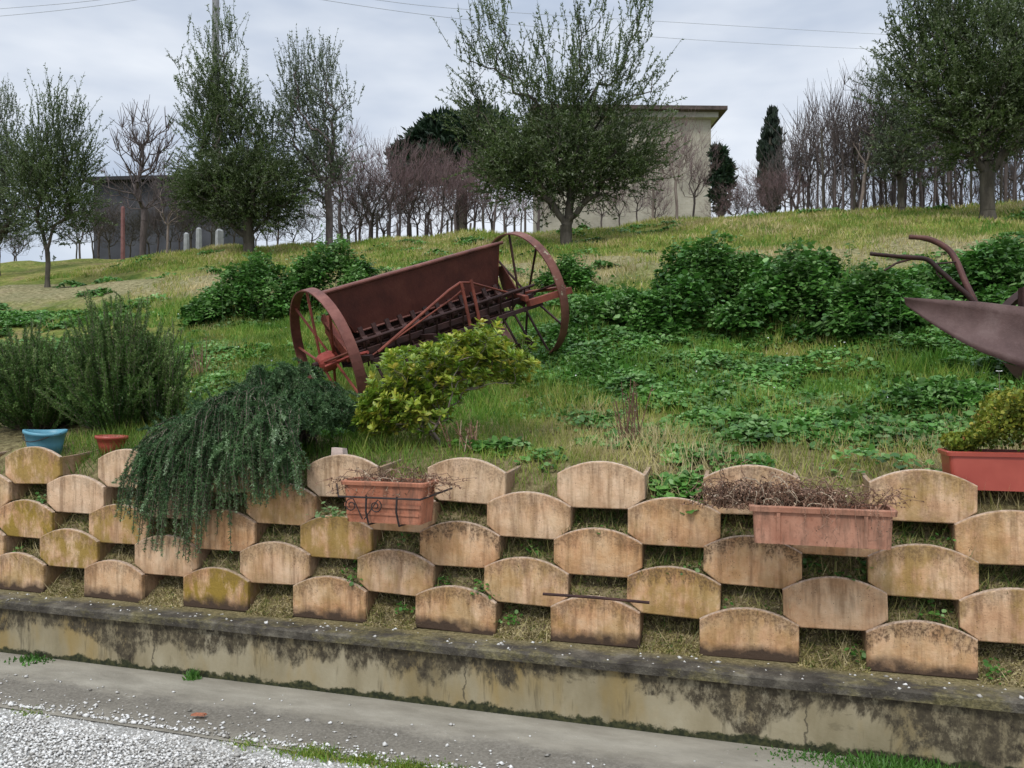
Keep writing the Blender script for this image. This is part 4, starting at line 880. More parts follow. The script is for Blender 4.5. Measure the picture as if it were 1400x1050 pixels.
def trailing():
    rng = np.random.default_rng(31); X, Y, z = at(352, 4.15); root = empty('trailing_rosemary', (X, Y, z), 'dense dark rosemary trailing down over the clay blocks', 'shrub', 'rosemary bushes above the wall')
    n = 760; O = np.array((X, Y, z))
    # wall-frame coordinates: s along the wall (right +), q away from the wall towards the camera
    U = np.array((CT, -ST, 0)); Q = np.array((-ST, -CT, 0)); Zv = np.array((0, 0, 1.))
    s0 = rng.normal(0, .10, n); q0 = rng.normal(-.12, .12, n); z0 = rng.uniform(.0, .1, n)
    s1 = rng.uniform(-.46, .58, n)                                   # where the stem hangs
    q1 = rng.uniform(-.3, .52, n); hang = q1 > .18
    top = .40 + .08 * np.sin(s1 * 6) - .45 * np.clip(-s1 - .1, 0, 1) - .2 * np.clip(s1 - .2, 0, 1) + rng.normal(0, .035, n)
    drop = np.where(s1 < .12, rng.uniform(.1, .95, n) * (.66 - .5 * np.abs(s1 + .12)), rng.uniform(0, .30, n) * (1 - 1.0 * (s1 - .12)))
    drop = np.where(s1 < -.38, drop * .75, drop)
    zt = np.where(hang, -drop, top * rng.uniform(.35, 1, n))
    q_end = np.where(hang, .47 + rng.normal(0, .035, n), q1)
    b = O + s0[:, None] * U + q0[:, None] * Q + z0[:, None] * Zv
    c1 = O + (s0 * .3 + s1 * .7)[:, None] * U + (q0 * .4 + q_end * .6)[:, None] * Q + (top * 1.15 + .05)[:, None] * Zv
    e = O + (s1 + rng.normal(0, .03, n) - .22 * np.clip(drop, 0, 1) * (s1 < .1))[:, None] * U + q_end[:, None] * Q + zt[:, None] * Zv
    c2 = np.where(hang[:, None], O + s1[:, None] * U + (q_end + .08)[:, None] * Q + (top * .75)[:, None] * Zv, (c1 + e) / 2)
    K = 13; t = np.linspace(0, 1, K)[None, :, None]; paths = (1 - t) ** 3 * b[:, None] + 3 * t * (1 - t) ** 2 * c1[:, None] + 3 * t ** 2 * (1 - t) * c2[:, None] + t ** 3 * e[:, None]; paths += rng.normal(0, .006, paths.shape); paths = paths - O
    (v_, f_, k), tt = needles_on(paths[:, 3:], rng, 560, (.013, .022), .0046, spread=1.15, fwd=.4)
    tn = np.clip(np.repeat(rng.normal(.38, .17, n), 560) + rng.normal(0, .14, len(tt)) + .3 * tt ** 3, 0, 1); mk('stem', *poly_tubes(paths, .006, .002), M['stem'], root); mk('foliage', v_, f_, M['rosemary_blue'], root, tint=np.repeat(tn, k))
    ns_ = 620; j = rng.integers(0, n, ns_); kk = rng.integers(4, K - 2, ns_); b2 = paths[j, kk]; d2 = rng.normal(0, .45, ns_)[:, None] * U + rng.uniform(.1, .9, ns_)[:, None] * Q + rng.uniform(-.75, .35, ns_)[:, None] * Zv; d2 = unit(d2); l2 = rng.uniform(.07, .16, ns_)[:, None]
    tt_ = np.linspace(0, 1, 5)[None, :, None]; p2 = b2[:, None] + d2[:, None] * l2[:, None] * tt_ + np.array([0, 0, -.05]) * tt_ ** 2; (v_, f_, k), t2 = needles_on(p2, rng, 130, (.013, .022), .0046, spread=1.05, fwd=.5)
    mk('side_shoots', v_, f_, M['rosemary_blue'], root, tint=np.repeat(np.clip(np.repeat(rng.normal(.5, .17, ns_), 130) + rng.normal(0, .14, len(t2)) + .2 * t2, 0, 1), k))
    # upward and sideways shoots on top
    n = 380; s1 = rng.uniform(-.45, .55, n); q1 = rng.uniform(-.35, .3, n); zz = (.36 - .5 * np.clip(-s1 - .05, 0, 1) - .25 * np.clip(s1 - .2, 0, 1)) * (1 - .5 * np.abs(q1))
    b = s1[:, None] * U + q1[:, None] * Q + (zz - .12)[:, None] * Zv; e = b + (rng.normal(.0, .08, n))[:, None] * U + rng.normal(.06, .06, n)[:, None] * Q + rng.uniform(.08, .2, n)[:, None] * Zv
    t = np.linspace(0, 1, 4)[None, :, None]; paths = b[:, None] * (1 - t) + e[:, None] * t; (v_, f_, k), tt = needles_on(paths, rng, 150, (.013, .023), .0046, spread=1.0, fwd=.6); mk('upper_foliage', v_, f_, M['rosemary_blue'], root, tint=np.repeat(np.clip(rng.normal(.42, .22, len(tt)), 0, 1), k))
trailing()
# ------------------------------------------------------------------ yellow-green shrub
def shrub():
    rng = np.random.default_rng(41); Y = 4.75; s = Y / F; X = (600 - CX) * s; z = HX(X, Y); root = empty('evergreen_shrub', (X, Y, z - .02), 'yellow-green glossy-leaved shrub in front of the seed drill', 'shrub')
    lob = [(560, 500, 45, 30, 1), (620, 478, 45, 28, 1), (665, 465, 36, 28, 1), (690, 500, 42, 30, .8), (540, 552, 50, 36, 2.6), (520, 575, 30, 22, 1.5), (580, 560, 40, 30, 1.2), (600, 520, 60, 30, 1), (720, 480, 22, 22, .5), (515, 530, 25, 18, .5), (700, 520, 18, 14, .5), (650, 500, 50, 25, 1)]
    L_ = [((a - CX) * s - X, 0, EYE + (HY - b) * s - z, c * s, min(c, 32) * s * 1.3, d * s, w) for a, b, c, d, w in lob]
    att = lobes_points(L_, 780, rng); st = [(0, 0, 0), (.01, 0, .02), (.0, 0, .03), (0, 0, .04)]; arr, par, cnt = graph(st, att, rng, .35); cnt[:4] = cnt[3]
    mk('stem', *limb_mesh(arr, par, cnt, .011, 5, .42), M['bark_pale'], root)
    tips = arr[4:]; n = len(tips); m = 13; d = unit(tips - np.array([0, 0, .05]) + rng.normal(0, .12, (n, 3))); d[:, 2] += .5; d = unit(d); ph = rng.random((n, m)) * 6.28
    r = np.cross(d, np.array([0, 0, 1.])); r = unit(r + 1e-4); q = np.cross(d, r); rad = r[:, None] * np.cos(ph)[..., None] + q[:, None] * np.sin(ph)[..., None]
    rise = rng.uniform(-.1, 1.0, (n, m)); dd = rad * 1.0 + d[:, None] * rise[..., None]; c = tips[:, None] + d[:, None] * (rise * .02)[..., None]; up = d[:, None] * 1.0 - rad * rise[..., None] + rng.normal(0, .1, rad.shape)
    sz = rng.uniform(.03, .056, n * m); v_, f_, k = inst(*LEAF, c.reshape(-1, 3), dd.reshape(-1, 3), up.reshape(-1, 3), sz, sz * .42)
    cl = np.repeat(rng.normal(.52, .22, n), m); tn = np.clip(cl + rng.normal(0, .12, n * m), 0, 1); mk('foliage', v_, f_, M['shrub'], root, tint=np.repeat(tn, k))
shrub()
# ------------------------------------------------------------------ seed drill
def seed_drill():
    A = Vector(P(448, 494, 6.0)); B = Vector(P(716, 405, 6.96)); L = (B - A).length
    a = (B - A).normalized(); fw = Vector((.545, -.84, 0)); fw = (fw - a * fw.dot(a)).normalized(); up = a.cross(fw).normalized() * -1
    if up.z < 0: up = -up
    tip = R(-2)
    fw, up = (fw * math.cos(tip) + up * math.sin(tip)), (up * math.cos(tip) - fw * math.sin(tip))
    Mx = Matrix.Identity(4)
    for i in range(3): Mx[i][0] = a[i]; Mx[i][1] = -fw[i]; Mx[i][2] = up[i]; Mx[i][3] = A[i]
    # local frame: x along the axle to the right wheel, y uphill (away from camera), z up
    root = empty('seed_drill', None, 'old rusty iron seed drill with two spoked wheels on the slope', 'farm machine', mat=Mx)
    Rw = .555
    def wheel(x, m, m2):
        w = .078; N = 64; mb = MB(); v = []; f = []
        for i in range(N):
            t = 2 * math.pi * i / N; c, s = math.cos(t), math.sin(t)
            for (r, dx) in ((Rw, -w / 2), (Rw, w / 2), (Rw - .011, w / 2), (Rw - .011, -w / 2)): v.append((x + dx, c * r, s * r))
        for i in range(N):
            j = (i + 1) % N
            for k in range(4): f.append((i * 4 + k, i * 4 + (k + 1) % 4, j * 4 + (k + 1) % 4, j * 4 + k))
        mb.add(v, f); wh = mb.build('wheel', m, root)
        for i in range(9):
            t = 2 * math.pi * (i + .3) / 9; sd_ = .045 if i % 2 else -.045
            mb = MB(); mb.tube([(x + sd_, math.cos(t) * .05, math.sin(t) * .05), (x, math.cos(t) * (Rw - .006), math.sin(t) * (Rw - .006))], .0105, 6); mb.build('spoke', m2, wh)
        mb = MB(); mb.tube([(x - .08, 0, 0), (x - .075, 0, 0), (x - .04, 0, 0), (x + .04, 0, 0), (x + .08, 0, 0)], [.035, .05, .075, .075, .045], 14); mb.build('hub', M['rust_red'] if x < .5 else m2, wh)
    wheel(0, M['rust_rim'], M['rust']); wheel(L, M['rust_rim_lichen'], M['rust_dark'])
    x0, x1 = .15, L - .12
    # hopper: V-shaped sheet trough, ends flare outwards to the top
    xt0, xt1, xb0, xb1 = .14, L - .13, .31, L - .2; yt0, yt1, yb0, yb1 = -.02, .22, .065, .15; zt_, zb_ = .49, .135
    q = [(xt0, yt0, zt_), (xt1, yt0, zt_), (xt1, yt1, zt_), (xt0, yt1, zt_), (xb0, yb0, zb_), (xb1, yb0, zb_), (xb1, yb1, zb_), (xb0, yb1, zb_)]
    mb = MB(); mb.add(q, [(0, 1, 2, 3), (7, 6, 5, 4), (4, 5, 1, 0), (6, 7, 3, 2)]); hp = mb.build('seed_hopper', M['rust_box'], root)
    for w0, w1, w2, w3, dx in ((0, 3, 7, 4, -.004), (2, 1, 5, 6, .004)):
        mb = MB(); e = [Vector(q[k]) + Vector((dx * .5, 0, 0)) for k in (w0, w1, w2, w3)]; e2 = [p + Vector((dx * 2, 0, 0)) for p in e]; mb.add(e + e2, [(0, 1, 2, 3), (7, 6, 5, 4), (0, 4, 5, 1), (1, 5, 6, 2), (2, 6, 7, 3), (3, 7, 4, 0)]); mb.build('end_plate', M['rust'], hp)
    mb = MB(); mb.box(((xt0 + xt1) / 2, .1, .498), (xt1 - xt0 + .05, .27, .012)); mb.tube([(xt0 - .03, -.038, .492), (xt1 + .03, -.038, .492)], .014, 8); mb.build('lid', M['rust_rim'], hp)
    mb = MB(); mb.tube([(xb0, yb0 - .008, zb_), (xb1, yb0 - .008, zb_)], .009, 6)
    mb.build('hopper_edge', M['rust_rim'], hp)
    for x in (.11, L - .11):
        mb = MB(); mb.add([(x - .006, .13, .3), (x - .006, .03, .3), (x - .006, -.12, .02), (x - .006, -.06, -.04), (x - .006, .06, -.04), (x - .006, .12, .1), (x + .006, .13, .3), (x + .006, .03, .3), (x + .006, -.12, .02), (x + .006, -.06, -.04), (x + .006, .06, -.04), (x + .006, .12, .1)],
                          [(5, 4, 3, 2, 1, 0), (6, 7, 8, 9, 10, 11)] + [(i, (i + 1) % 6, (i + 1) % 6 + 6, i + 6) for i in range(6)]); mb.build('side_plate', M['rust_box'], root)
    mb = MB(); mb.tube([(-.12, 0, 0), (L + .12, 0, 0)], .024, 10); mb.build('axle', M['rust_dark'], root)
    mb = MB(); mb.box((L / 2, -.26, .01), (L - .2, .05, .04)); mb.box((L / 2, -.05, .08), (L - .25, .04, .04)); mb.box((L / 2, -.44, -.05), (L - .3, .045, .03)); mb.box((L / 2, .1, .05), (L - .3, .04, .05))
    for x in (.14, L * .36, L * .62, L - .13): mb.box((x, -.18, -.015), (.03, .62, .035))
    mb.build('frame', M['rust_dark'], root)
    mb = MB(); mb.box((L / 2, .13, .03), (L - .3, .012, .26)); mb.box((L / 2, .03, -.09), (L - .3, .16, .01)); mb.build('shade_backing', M['rust_dark'], root)  # added dark sheets stand in for shade below the hopper and close gaps
    mb = MB(); mb.tube([(.12, -.33, .10), (L - .1, -.33, .10)], .012, 8); mb.tube([(.12, -.14, .07), (L - .1, -.14, .07)], .014, 8); mb.build('feed_shaft', M['rust_dark'], root)
    for i in range(13):
        x = .2 + (L - .4) * i / 12; mb = MB(); mb.tube([(x + .03, .1, .17), (x + .02, .02, .02), (x + .01, -.12, -.2), (x + .01, -.2, -.36)], [.013, .012, .011, .01], 7)
        mb.box((x + .01, -.2, -.38), (.012, .09, .09)); mb.tube([(x, -.33, .10), (x, -.25, -.1)], .007, 5); mb.build('seed_tube', M['rust_dark'], root)
    for i in range(12):
        x = .27 + (L - .5) * i / 12; mb = MB(); mb.tube([(x - .02, -.14, .07), (x + .02, -.14, .07)], .045, 12); mb.tube([(x, -.14, .1), (x, -.12, .18)], .02, 6); mb.build('gear', M['rust_dark'], root)
    # truss in front
    xa = L * .56; ap = (xa, -.42, .30)
    mb = MB(); mb.tube([(.22, -.44, .0), (xa - .12, -.43, .27), ap], .011, 7); mb.tube([ap, (xa + .09, -.42, .275), (L - .3, -.3, .08)], .009, 7); mb.tube([(.2, -.36, -.02), (xa - .1, -.4, .2), (xa + .02, -.42, .25)], .007, 6)
    mb.build('brace', M['rust'], root)
    for dx in (-.04, .05): mb = MB(); mb.box((xa + dx + .02, -.44, .11), (.022, .012, .38), Matrix.Rotation(R(4), 3, 'Y')); mb.build('strut', M['rust'], root)
    mb = MB(); mb.box((L + .02, -.28, .03), (.06, .5, .02), Matrix.Rotation(R(4), 3, 'Z')); mb.box((L - .1, -.5, -.01), (.4, .07, .05), Matrix.Rotation(R(-8), 3, 'Z')); mb.box((L - .2, -.25, .03), (.03, .5, .045), Matrix.Rotation(R(-24), 3, 'Z')); mb.build('drawbar', M['rust'], root)
    mb = MB(); mb.box((.1, -.05, .17), (.06, .035, .36), Matrix.Rotation(R(-38), 3, 'X')); mb.box((.08, -.1, .12), (.02, .09, .36), Matrix.Rotation(R(-50), 3, 'X')); mb.box((.085, .03, .15), (.02, .03, .38)); mb.build('axle_bracket', M['rust'], root)
    mb = MB(); mb.tube([(-.06, -.1, -.02), (.05, -.32, .02), (.12, -.5, .03)], .013, 6); mb.build('lever', M['rust_red'], root)
seed_drill()
# ------------------------------------------------------------------ plough
def plough():
    Y0_ = 5.3; O = P(1385, 500, Y0_ + .1); O[2] = HX(O[0], O[1]); root = empty('plough', tuple(O), 'old iron plough with a large curved grey-brown blade and two handles, right edge', 'farm tool')
    def q(px, py, dy=0.0): return Vector(P(px, py, Y0_ + dy) - O)
    top = [(1236, 407, .25), (1270, 409, .2), (1305, 411, .14), (1340, 413, .08), (1375, 417, .03), (1410, 421, -.02), (1450, 428, -.06), (1490, 440, -.08)]
    bot = [(1239, 418, .25), (1262, 435, .2), (1288, 452, .13), (1315, 468, .05), (1342, 482, -.03), (1375, 494, -.1), (1420, 512, -.16), (1490, 530, -.22)]
    n = len(top); K = 7; front = []; 
    for j in range(K):
        t = j / (K - 1)
        for i in range(n):
            p = q(*top[i]).lerp(q(*bot[i]), t); p.y += math.sin(t * math.pi) * .05 * min(1, i / 3); front.append(p)
    back = [p + Vector((.003, .012, .004)) for p in front]; m = len(front); fs = []
    for j in range(K - 1):
        for i in range(n - 1):
            a_ = j * n + i; fs.append((a_, a_ + n, a_ + n + 1, a_ + 1)); fs.append((m + a_, m + a_ + 1, m + a_ + n + 1, m + a_ + n))
    for i in range(n - 1): fs.append((i, i + 1, m + i + 1, m + i)); b_ = (K - 1) * n + i; fs.append((b_ + 1, b_, m + b_, m + b_ + 1))
    for j in range(K - 1): fs.append(((j + 1) * n, j * n, m + j * n, m + (j + 1) * n)); b_ = j * n + n - 1; fs.append((b_, b_ + n, m + b_ + n, m + b_))
    mb = MB(); mb.add(front + back, fs); mb.build('mouldboard', M['plough'], root, True)
    def sm(pts):
        out = []; pv = [Vector(p) for p in pts]
        for i in range(len(pv) - 1):
            p0 = pv[max(i - 1, 0)]; p1 = pv[i]; p2 = pv[i + 1]; p3 = pv[min(i + 2, len(pv) - 1)]
            for t in np.linspace(0, 1, 6)[:-1]: out.append(.5 * ((2 * p1) + (p2 - p0) * t + (2 * p0 - 5 * p1 + 4 * p2 - p3) * t * t + (-p0 + 3 * p1 - 3 * p2 + p3) * t ** 3))
        return out + [pv[-1]]
    mb = MB(); h = sm([q(1243, 324, .55), (q(1270, 327, .52)), q(1295, 340, .45), q(1308, 358, .38), q(1318, 382, .3), q(1331, 409, .22), q(1345, 440, .18), q(1400, 480, .12)]); mb.tube(h, [.017] * 4 + [.021] * (len(h) - 4), 8); mb.build('handle', M['plough_handle'], root, True)
    mb = MB(); h = sm([q(1190, 347, .3), q(1220, 350, .3), q(1245, 352, .3), q(1268, 355, .28), q(1285, 370, .25), q(1305, 388, .22), q(1327, 408, .18), q(1350, 440, .16), q(1400, 475, .12)]); mb.tube(h, [.014] * 8 + [.017] * (len(h) - 8), 8); hd = mb.build('handle', M['rust_dark'], root, True)
    mb = MB(); mb.tube([q(1247, 354, .3), q(1225, 360, .3), q(1209, 370, .3)], .008, 6); mb.build('lever', M['rust_dark'], hd)
    mb = MB(); mb.tube([q(1279, 364, .27), q(1281, 374, .26), q(1288, 382, .25)], .006, 6); mb.tube([q(1275, 361, .28), q(1310, 358, .38)], .007, 6); mb.build('cross_rod', M['rust_dark'], root)
    mb = MB(); h = [q(1330, 470, .2), q(1400, 400, .15), q(1480, 380, .1), q(1620, 400, .0), q(1760, 430, -.1)]; mb.tube(sm(h), .035, 4); mb.box(q(1398, 408, .08), (.03, .05, .14)); mb.build('beam', M['rust_dark'], root)
    mb = MB(); mb.add([q(1370, 495, -.12), q(1490, 528, -.22), q(1500, 552, -.2), q(1400, 530, -.08), q(1370, 495, -.1), q(1490, 528, -.2), q(1500, 552, -.18), q(1400, 530, -.06)], [(3, 2, 1, 0), (4, 5, 6, 7), (0, 1, 5, 4), (1, 2, 6, 5), (2, 3, 7, 6), (3, 0, 4, 7)]); mb.build('share', M['plough'], root)
plough()
# ------------------------------------------------------------------ planters, pots, small things
def wall_frame(px, v, z):
    k = (px - CX) / F; Y = v / (CT + ST * k); return (k * Y, Y, z)
def trough(mb, w, d, h, taper=.85, rim=.012, rimh=.022, wt_=.008, ribs=()):
    def ring(sx, sy, z, n=5, r=.02):
        out = []
        for (cx, cy, a0) in ((1, -1, -90), (1, 1, 0), (-1, 1, 90), (-1, -1, 180)):
            for i in range(n): a_ = R(a0 + 90 * i / (n - 1)); out.append((cx * (sx - r) + r * math.cos(a_), cy * (sy - r) + r * math.sin(a_), z))
        return out
    W2, D2 = w / 2, d / 2; t = taper
    rings = [ring(W2 * t, D2 * t, 0), ring(W2 * .985 - rim, D2 * .97 - rim, h - rimh), ring(W2 - .002, D2 - .002, h - rimh + .002), ring(W2, D2, h - .004), ring(W2 - .004, D2 - .004, h), ring(W2 - rim - wt_, D2 - rim - wt_, h), ring(W2 - rim - wt_ - .004, D2 - rim - wt_ - .004, h - .05)]
    n = len(rings[0]); v = sum(rings, []); f = [tuple(reversed(range(n)))]
    for k in range(len(rings) - 1):
        for i in range(n): j = (i + 1) % n; f.append((k * n + i, k * n + j, (k + 1) * n + j, (k + 1) * n + i))
    mb.add(v, f); return rings
def tangle(root, w, d, z0, h, n, seed, spill=.1, name='dead_plant', reach=0.12):
    rng = np.random.default_rng(seed); A = np.stack([rng.uniform(-w / 2, w / 2, n), rng.uniform(-d / 2, d / 2, n), np.full(n, z0)], 1); K = 8; paths = [A]; dirn = rng.normal(0, .8, (n, 3)); dirn[:, 2] = np.abs(dirn[:, 2]) + .3; dirn = unit(dirn); p = A
    for k in range(K - 1):
        dirn = unit(dirn + rng.normal(0, .45, (n, 3)) + np.array([0, 0, -.16 * k])); p = p + dirn * h * .35 * rng.uniform(.5, 1, (n, 1)); p[:, 1] = np.clip(p[:, 1], -d / 2 - reach, d / 2 + .1); p[:, 2] = np.maximum(p[:, 2], z0 - spill); paths.append(p)
    paths = np.stack(paths, 1); v1, f1 = poly_tubes(paths, .0022, .0012); (v2, f2, k), tt = needles_on(paths, rng, 14, (.006, .018), .006, 1.2, .1)
    tn = np.concatenate([np.repeat(np.repeat(rng.random(n), K - 1), 3), np.repeat(np.clip(rng.normal(.5, .3, len(tt)), 0, 1), k)]); mk(name, *join([(v1, f1), (v2, f2)]), M['twig'], root, tint=tn)
def soil_in(root, w, d, z):
    nx, ny = 24, 8; X_, Y_ = np.meshgrid(np.linspace(-w / 2, w / 2, nx), np.linspace(-d / 2, d / 2, ny)); Z_ = z + wob(X_ * 30, Y_ * 30) * .004; ii, jj = np.meshgrid(np.arange(nx - 1), np.arange(ny - 1)); a = (jj * nx + ii).ravel(); mk('soil', np.stack([X_, Y_, Z_], -1).reshape(-1, 3), np.stack([a, a + 1, a + nx + 1, a + nx], 1), M['soil'], root)
# planter with iron bracket
loc = wall_frame(533, 3.60, .865); r = empty('flower_box', loc, 'small terracotta flower box in a black iron bracket, dead plant in it', 'planter', rz=-TH)
mb = MB(); trough(mb, .455, .19, .20, .86); mb.build('box_body', M['terracotta'], r, False)
mb = MB(); mb.box((0, -.084, .085), (.4, .012, .018)); mb.box((0, -.083, .045), (.38, .010, .012)); mb.build('moulding', M['terracotta'], r)
soil_in(r, .41, .15, .175); 
loc = wall_frame(533, 3.60, .865); br = empty('planter_bracket', loc, 'black iron scroll bracket holding the small terracotta flower box', 'bracket', rz=-TH)
mb = MB(); zb = .125; mb.tube([(-.36, .12, zb + .03), (-.22, -.112, zb), (.21, -.112, zb), (.28, .12, zb + .03)], .005, 6); mb.build('rail', M['iron'], br)
for x in (-.07, .09): mb = MB(); mb.tube([(x, -.112, zb + .01), (x, -.118, .06), (x + .01, -.108, -.005), (x, .1, -.012)], .005, 6); mb.build('upright', M['iron'], br)
for x, sg in ((-.15, 1), (-.02, -1)):
    pts = []
    for i in range(22):
        t = i / 21; rr = .034 * (1 - t * .75); a_ = sg * t * 9 + 1.2; pts.append((x + rr * math.cos(a_), -.116, .085 + rr * math.sin(a_)))
    mb = MB(); mb.tube([(x + .06 * sg, -.114, .02)] + pts, .003, 5); mb.build('scroll', M['iron'], br)
dp = empty('dead_plant', wall_frame(533, 3.60, 1.03), 'dried brown twigs sprawling from the small flower box over the blocks', 'dead plant', 'dead plants in the flower boxes', rz=-TH)
tangle(dp, .38, .12, 0, .12, 90, 51, .03, 'twigs', .02)
rngp = np.random.default_rng(5)
def arcs(root, n, x0, x1, reach, rise, sag, y, left=.4, seed=1):
    rg = np.random.default_rng(seed); P_ = []
    for k in range(n):
        sd_ = -1 if rg.random() < left else 1; x = rg.uniform(x0, x1) * sd_; e = rg.uniform(.35, 1) * reach; ri = rise * rg.uniform(.3, 1); sg = sag * rg.uniform(-.4, 1); t = np.linspace(0, 1, 9)
        P_.append(np.stack([x + sd_ * e * t + rg.normal(0, .006, 9).cumsum(), y + rg.uniform(-.02, .06) * t + rg.normal(0, .003, 9), ri * np.sin(t * np.pi * .7) - sg * t ** 2 + rg.normal(0, .004, 9)], 1))
    P_ = np.array(P_); v1, f1 = poly_tubes(P_, .0018, .0009); (v2, f2, k2), tt = needles_on(P_, rg, 16, (.006, .016), .007, 1.3, .1)
    mk('trailing_stems', *join([(v1, f1), (v2, f2)]), M['twig'], root, tint=np.concatenate([np.repeat(rg.uniform(.1, .6, n * 8), 3), np.repeat(rg.uniform(.1, .7, len(tt)), k2)]))
arcs(dp, 34, .02, .2, .26, .06, .08, .0, .3, 81)
# long planter
loc = wall_frame(1121, 3.55, .875); r = empty('flower_box', loc, 'long faded terracotta flower box with ribbed panels, dead plant in it', 'planter', rz=-TH)
mb = MB(); trough(mb, .565, .19, .155, .92, .012, .026); mb.build('box_body', M['terracotta_pale'], r)
for x in (-.165, .165): mb = MB(); mb.box((x, -.082, .066), (.014, .022, .126), Matrix.Rotation(R(3), 3, 'X')); mb.build('rib', M['terracotta_pale'], r)
soil_in(r, .52, .15, .132)
dp = empty('dead_plant', wall_frame(1121, 3.55, 1.01), 'thick tangle of dried reddish stems on the long flower box', 'dead plant', 'dead plants in the flower boxes', rz=-TH)
tangle(dp, .5, .14, 0, .11, 420, 52, .02, 'twigs', .03); 
arcs(dp, 46, .08, .25, .2, .1, .05, .03, .5, 82)
def danglers(root, n, seed):
    rg = np.random.default_rng(seed); P_ = []
    for k in range(n):
        x = rg.uniform(-.08, .26); L_ = rg.uniform(.06, .2); z = [.03, .03, .0]; P_.append([(x, -.05, .02), (x, -.085, .035), (x + rg.normal(0, .006), -.112, .015)] + [(x + rg.normal(0, .012), -.108 - .004 * j, .015 - L_ * j / 5) for j in range(1, 6)])
    P_ = np.array(P_); v1, f1 = poly_tubes(P_, .0014, .0008); (v2, f2, k2), tt = needles_on(P_[:, 2:], rg, 12, (.004, .012), .005, 1.2, .2)
    mk('hanging_stems', *join([(v1, f1), (v2, f2)]), M['twig'], root, tint=np.concatenate([np.full(len(f1), .75), np.repeat(rg.uniform(.1, .8, len(tt)), k2)]))
danglers(dp, 11, 83)
tangle(dp, .2, .1, .03, .12, 45, 53, .05, 'twig_spray', .0); dp.children[-1].location = (-.2, .05, .02)
# red plastic trough
w_ = .72; loc = wall_frame(1287, 3.99, 1.075); c = Vector(loc) + Vector((CT, -ST, 0)) * (w_ / 2)
r = empty('flower_trough', tuple(c), 'red plastic flower trough at the right edge with mossy succulents', 'planter', rz=-TH)
mb = MB(); trough(mb, w_, .22, .165, .93, .008, .022); mb.build('trough_body', M['red_plastic'], r)
mb = MB(); mb.box((0, -.1035, .154), (w_ - .04, .006, .017)); mb.build('rim_band', M['red_rim'], r); soil_in(r, w_ - .04, .18, .15)
sx = empty('succulent_plant', tuple(c + Vector((0, 0, .15))), 'yellow-green mossy succulent cushion growing in the red trough', 'plant', rz=-TH)
n = 17000; rng = np.random.default_rng(61); x = rng.uniform(-.34, .34, n); y = rng.uniform(-.09, .09, n); hh = .07 + .2 * ss(-.26, -.12, x) + .03 * wob(x * 14, y * 14); z = hh * rng.random(n) ** .35; y = y * (1 + .6 * z / .12)
y -= .03 * (z > .08); d = rng.normal(0, 1, (n, 3)); d[:, 2] = np.abs(d[:, 2]); v_, f_, k = inst(*LEAF, np.stack([x, y, z], 1), d, rng.normal(0, 1, (n, 3)), rng.uniform(.009, .02, n)); mk('foliage', v_, f_, M['moss_green'], sx, tint=np.repeat(np.clip(rng.normal(.35, .2, n) + .12 * (z > .1), 0, 1), k))
for k in range(3):
    b_ = Vector(P([1366, 1379, 1362][k], [508, 540, 532][k], 4.0 - .2 * (k > 0))); rr = .016 if k == 0 else .009
    fl = empty('white_flower', tuple(b_), ['larger white flower below the plough blade', 'white flower above the red trough, right one', 'tiny white bloom left above the red trough'][k], 'flower')
    n = 12; a_ = np.linspace(0, 6.28, n, endpoint=False); d = np.stack([np.cos(a_), np.sin(a_) * .8, .25 * np.ones(n)], 1); v_, f_, kk = inst(*LEAF, np.zeros((n, 3)), d, np.tile([0, -.6, 1.], (n, 1)), rr, rr * .5); mk('petals', v_, f_, M['petal'], fl, tint=np.full(len(f_), .8))
    gz = HX(b_.x, b_.y) - b_.z; mb = MB(); mb.tube([(0, 0, -.002), (.005, 0, gz * .5), (0, .01, gz)], .0015, 4); mb.build('stem', M['stem'], fl)
# blue bucket, tilted lip
def pot(px, v, zb, r1, r2, h, m, name, label, cat, lip=.006, tilt=(0, 0), part='pot_body', wave=0):
    loc = wall_frame(px, v, zb); root = empty(name, loc, label, cat); root.rotation_euler = (R(tilt[0]), R(tilt[1]), -TH); N = 40
    prof = [(0, 0), (r1, 0), (r1 + (r2 - r1) * .5, h * .5), (r2, h - .02), (r2 + lip, h - .019), (r2 + lip, h), (r2 - .004, h), (r2 - .007, h - .04), (0, h - .045)]
    v = []; f = []
    for k, (r_, z) in enumerate(prof):
        for i in range(N):
            a_ = 2 * math.pi * i / N; rr = r_ * (1 + wave * math.sin(3 * a_ + z * 20)); v.append((rr * math.cos(a_), rr * math.sin(a_), z + wave * .25 * math.sin(2 * a_) * (z > h * .6)))
    for k in range(len(prof) - 2):
        for i in range(N): j = (i + 1) % N; f.append((k * N + i, k * N + j, (k + 1) * N + j, (k + 1) * N + i))
    mb = MB(); mb.add(v, f); mb.build(part, m, root, True)
    k = len(prof) - 2; vv = [(r2 * .97 * math.cos(2 * math.pi * i / N), r2 * .97 * math.sin(2 * math.pi * i / N), h - .035) for i in range(N)]; mb = MB(); mb.add(vv, [tuple(range(N))]); mb.build('soil', M['soil'], root)
    return root
b = pot(62, 4.03, 1.085, .088, .118, .165, M['blue_plastic'], 'bucket', 'light blue plastic bucket with warped rim on the wall top', 'bucket', .007, (2, 3), 'bucket_body', .025)
mb = MB(); mb.tube([(.124 * math.cos(t), .124 * math.sin(t) - .0, .155 - .05 * math.sin(t * 1.0) ** 2) for t in np.linspace(-math.pi, 0, 20)], .003, 5); mb.build('handle', M['iron'], b)
pot(152, 4.12, 1.10, .062, .088, .12, M['red_plastic'], 'flower_pot', 'small red plastic pot in front of the tall rosemary', 'flower pot', .008, (0, 2))
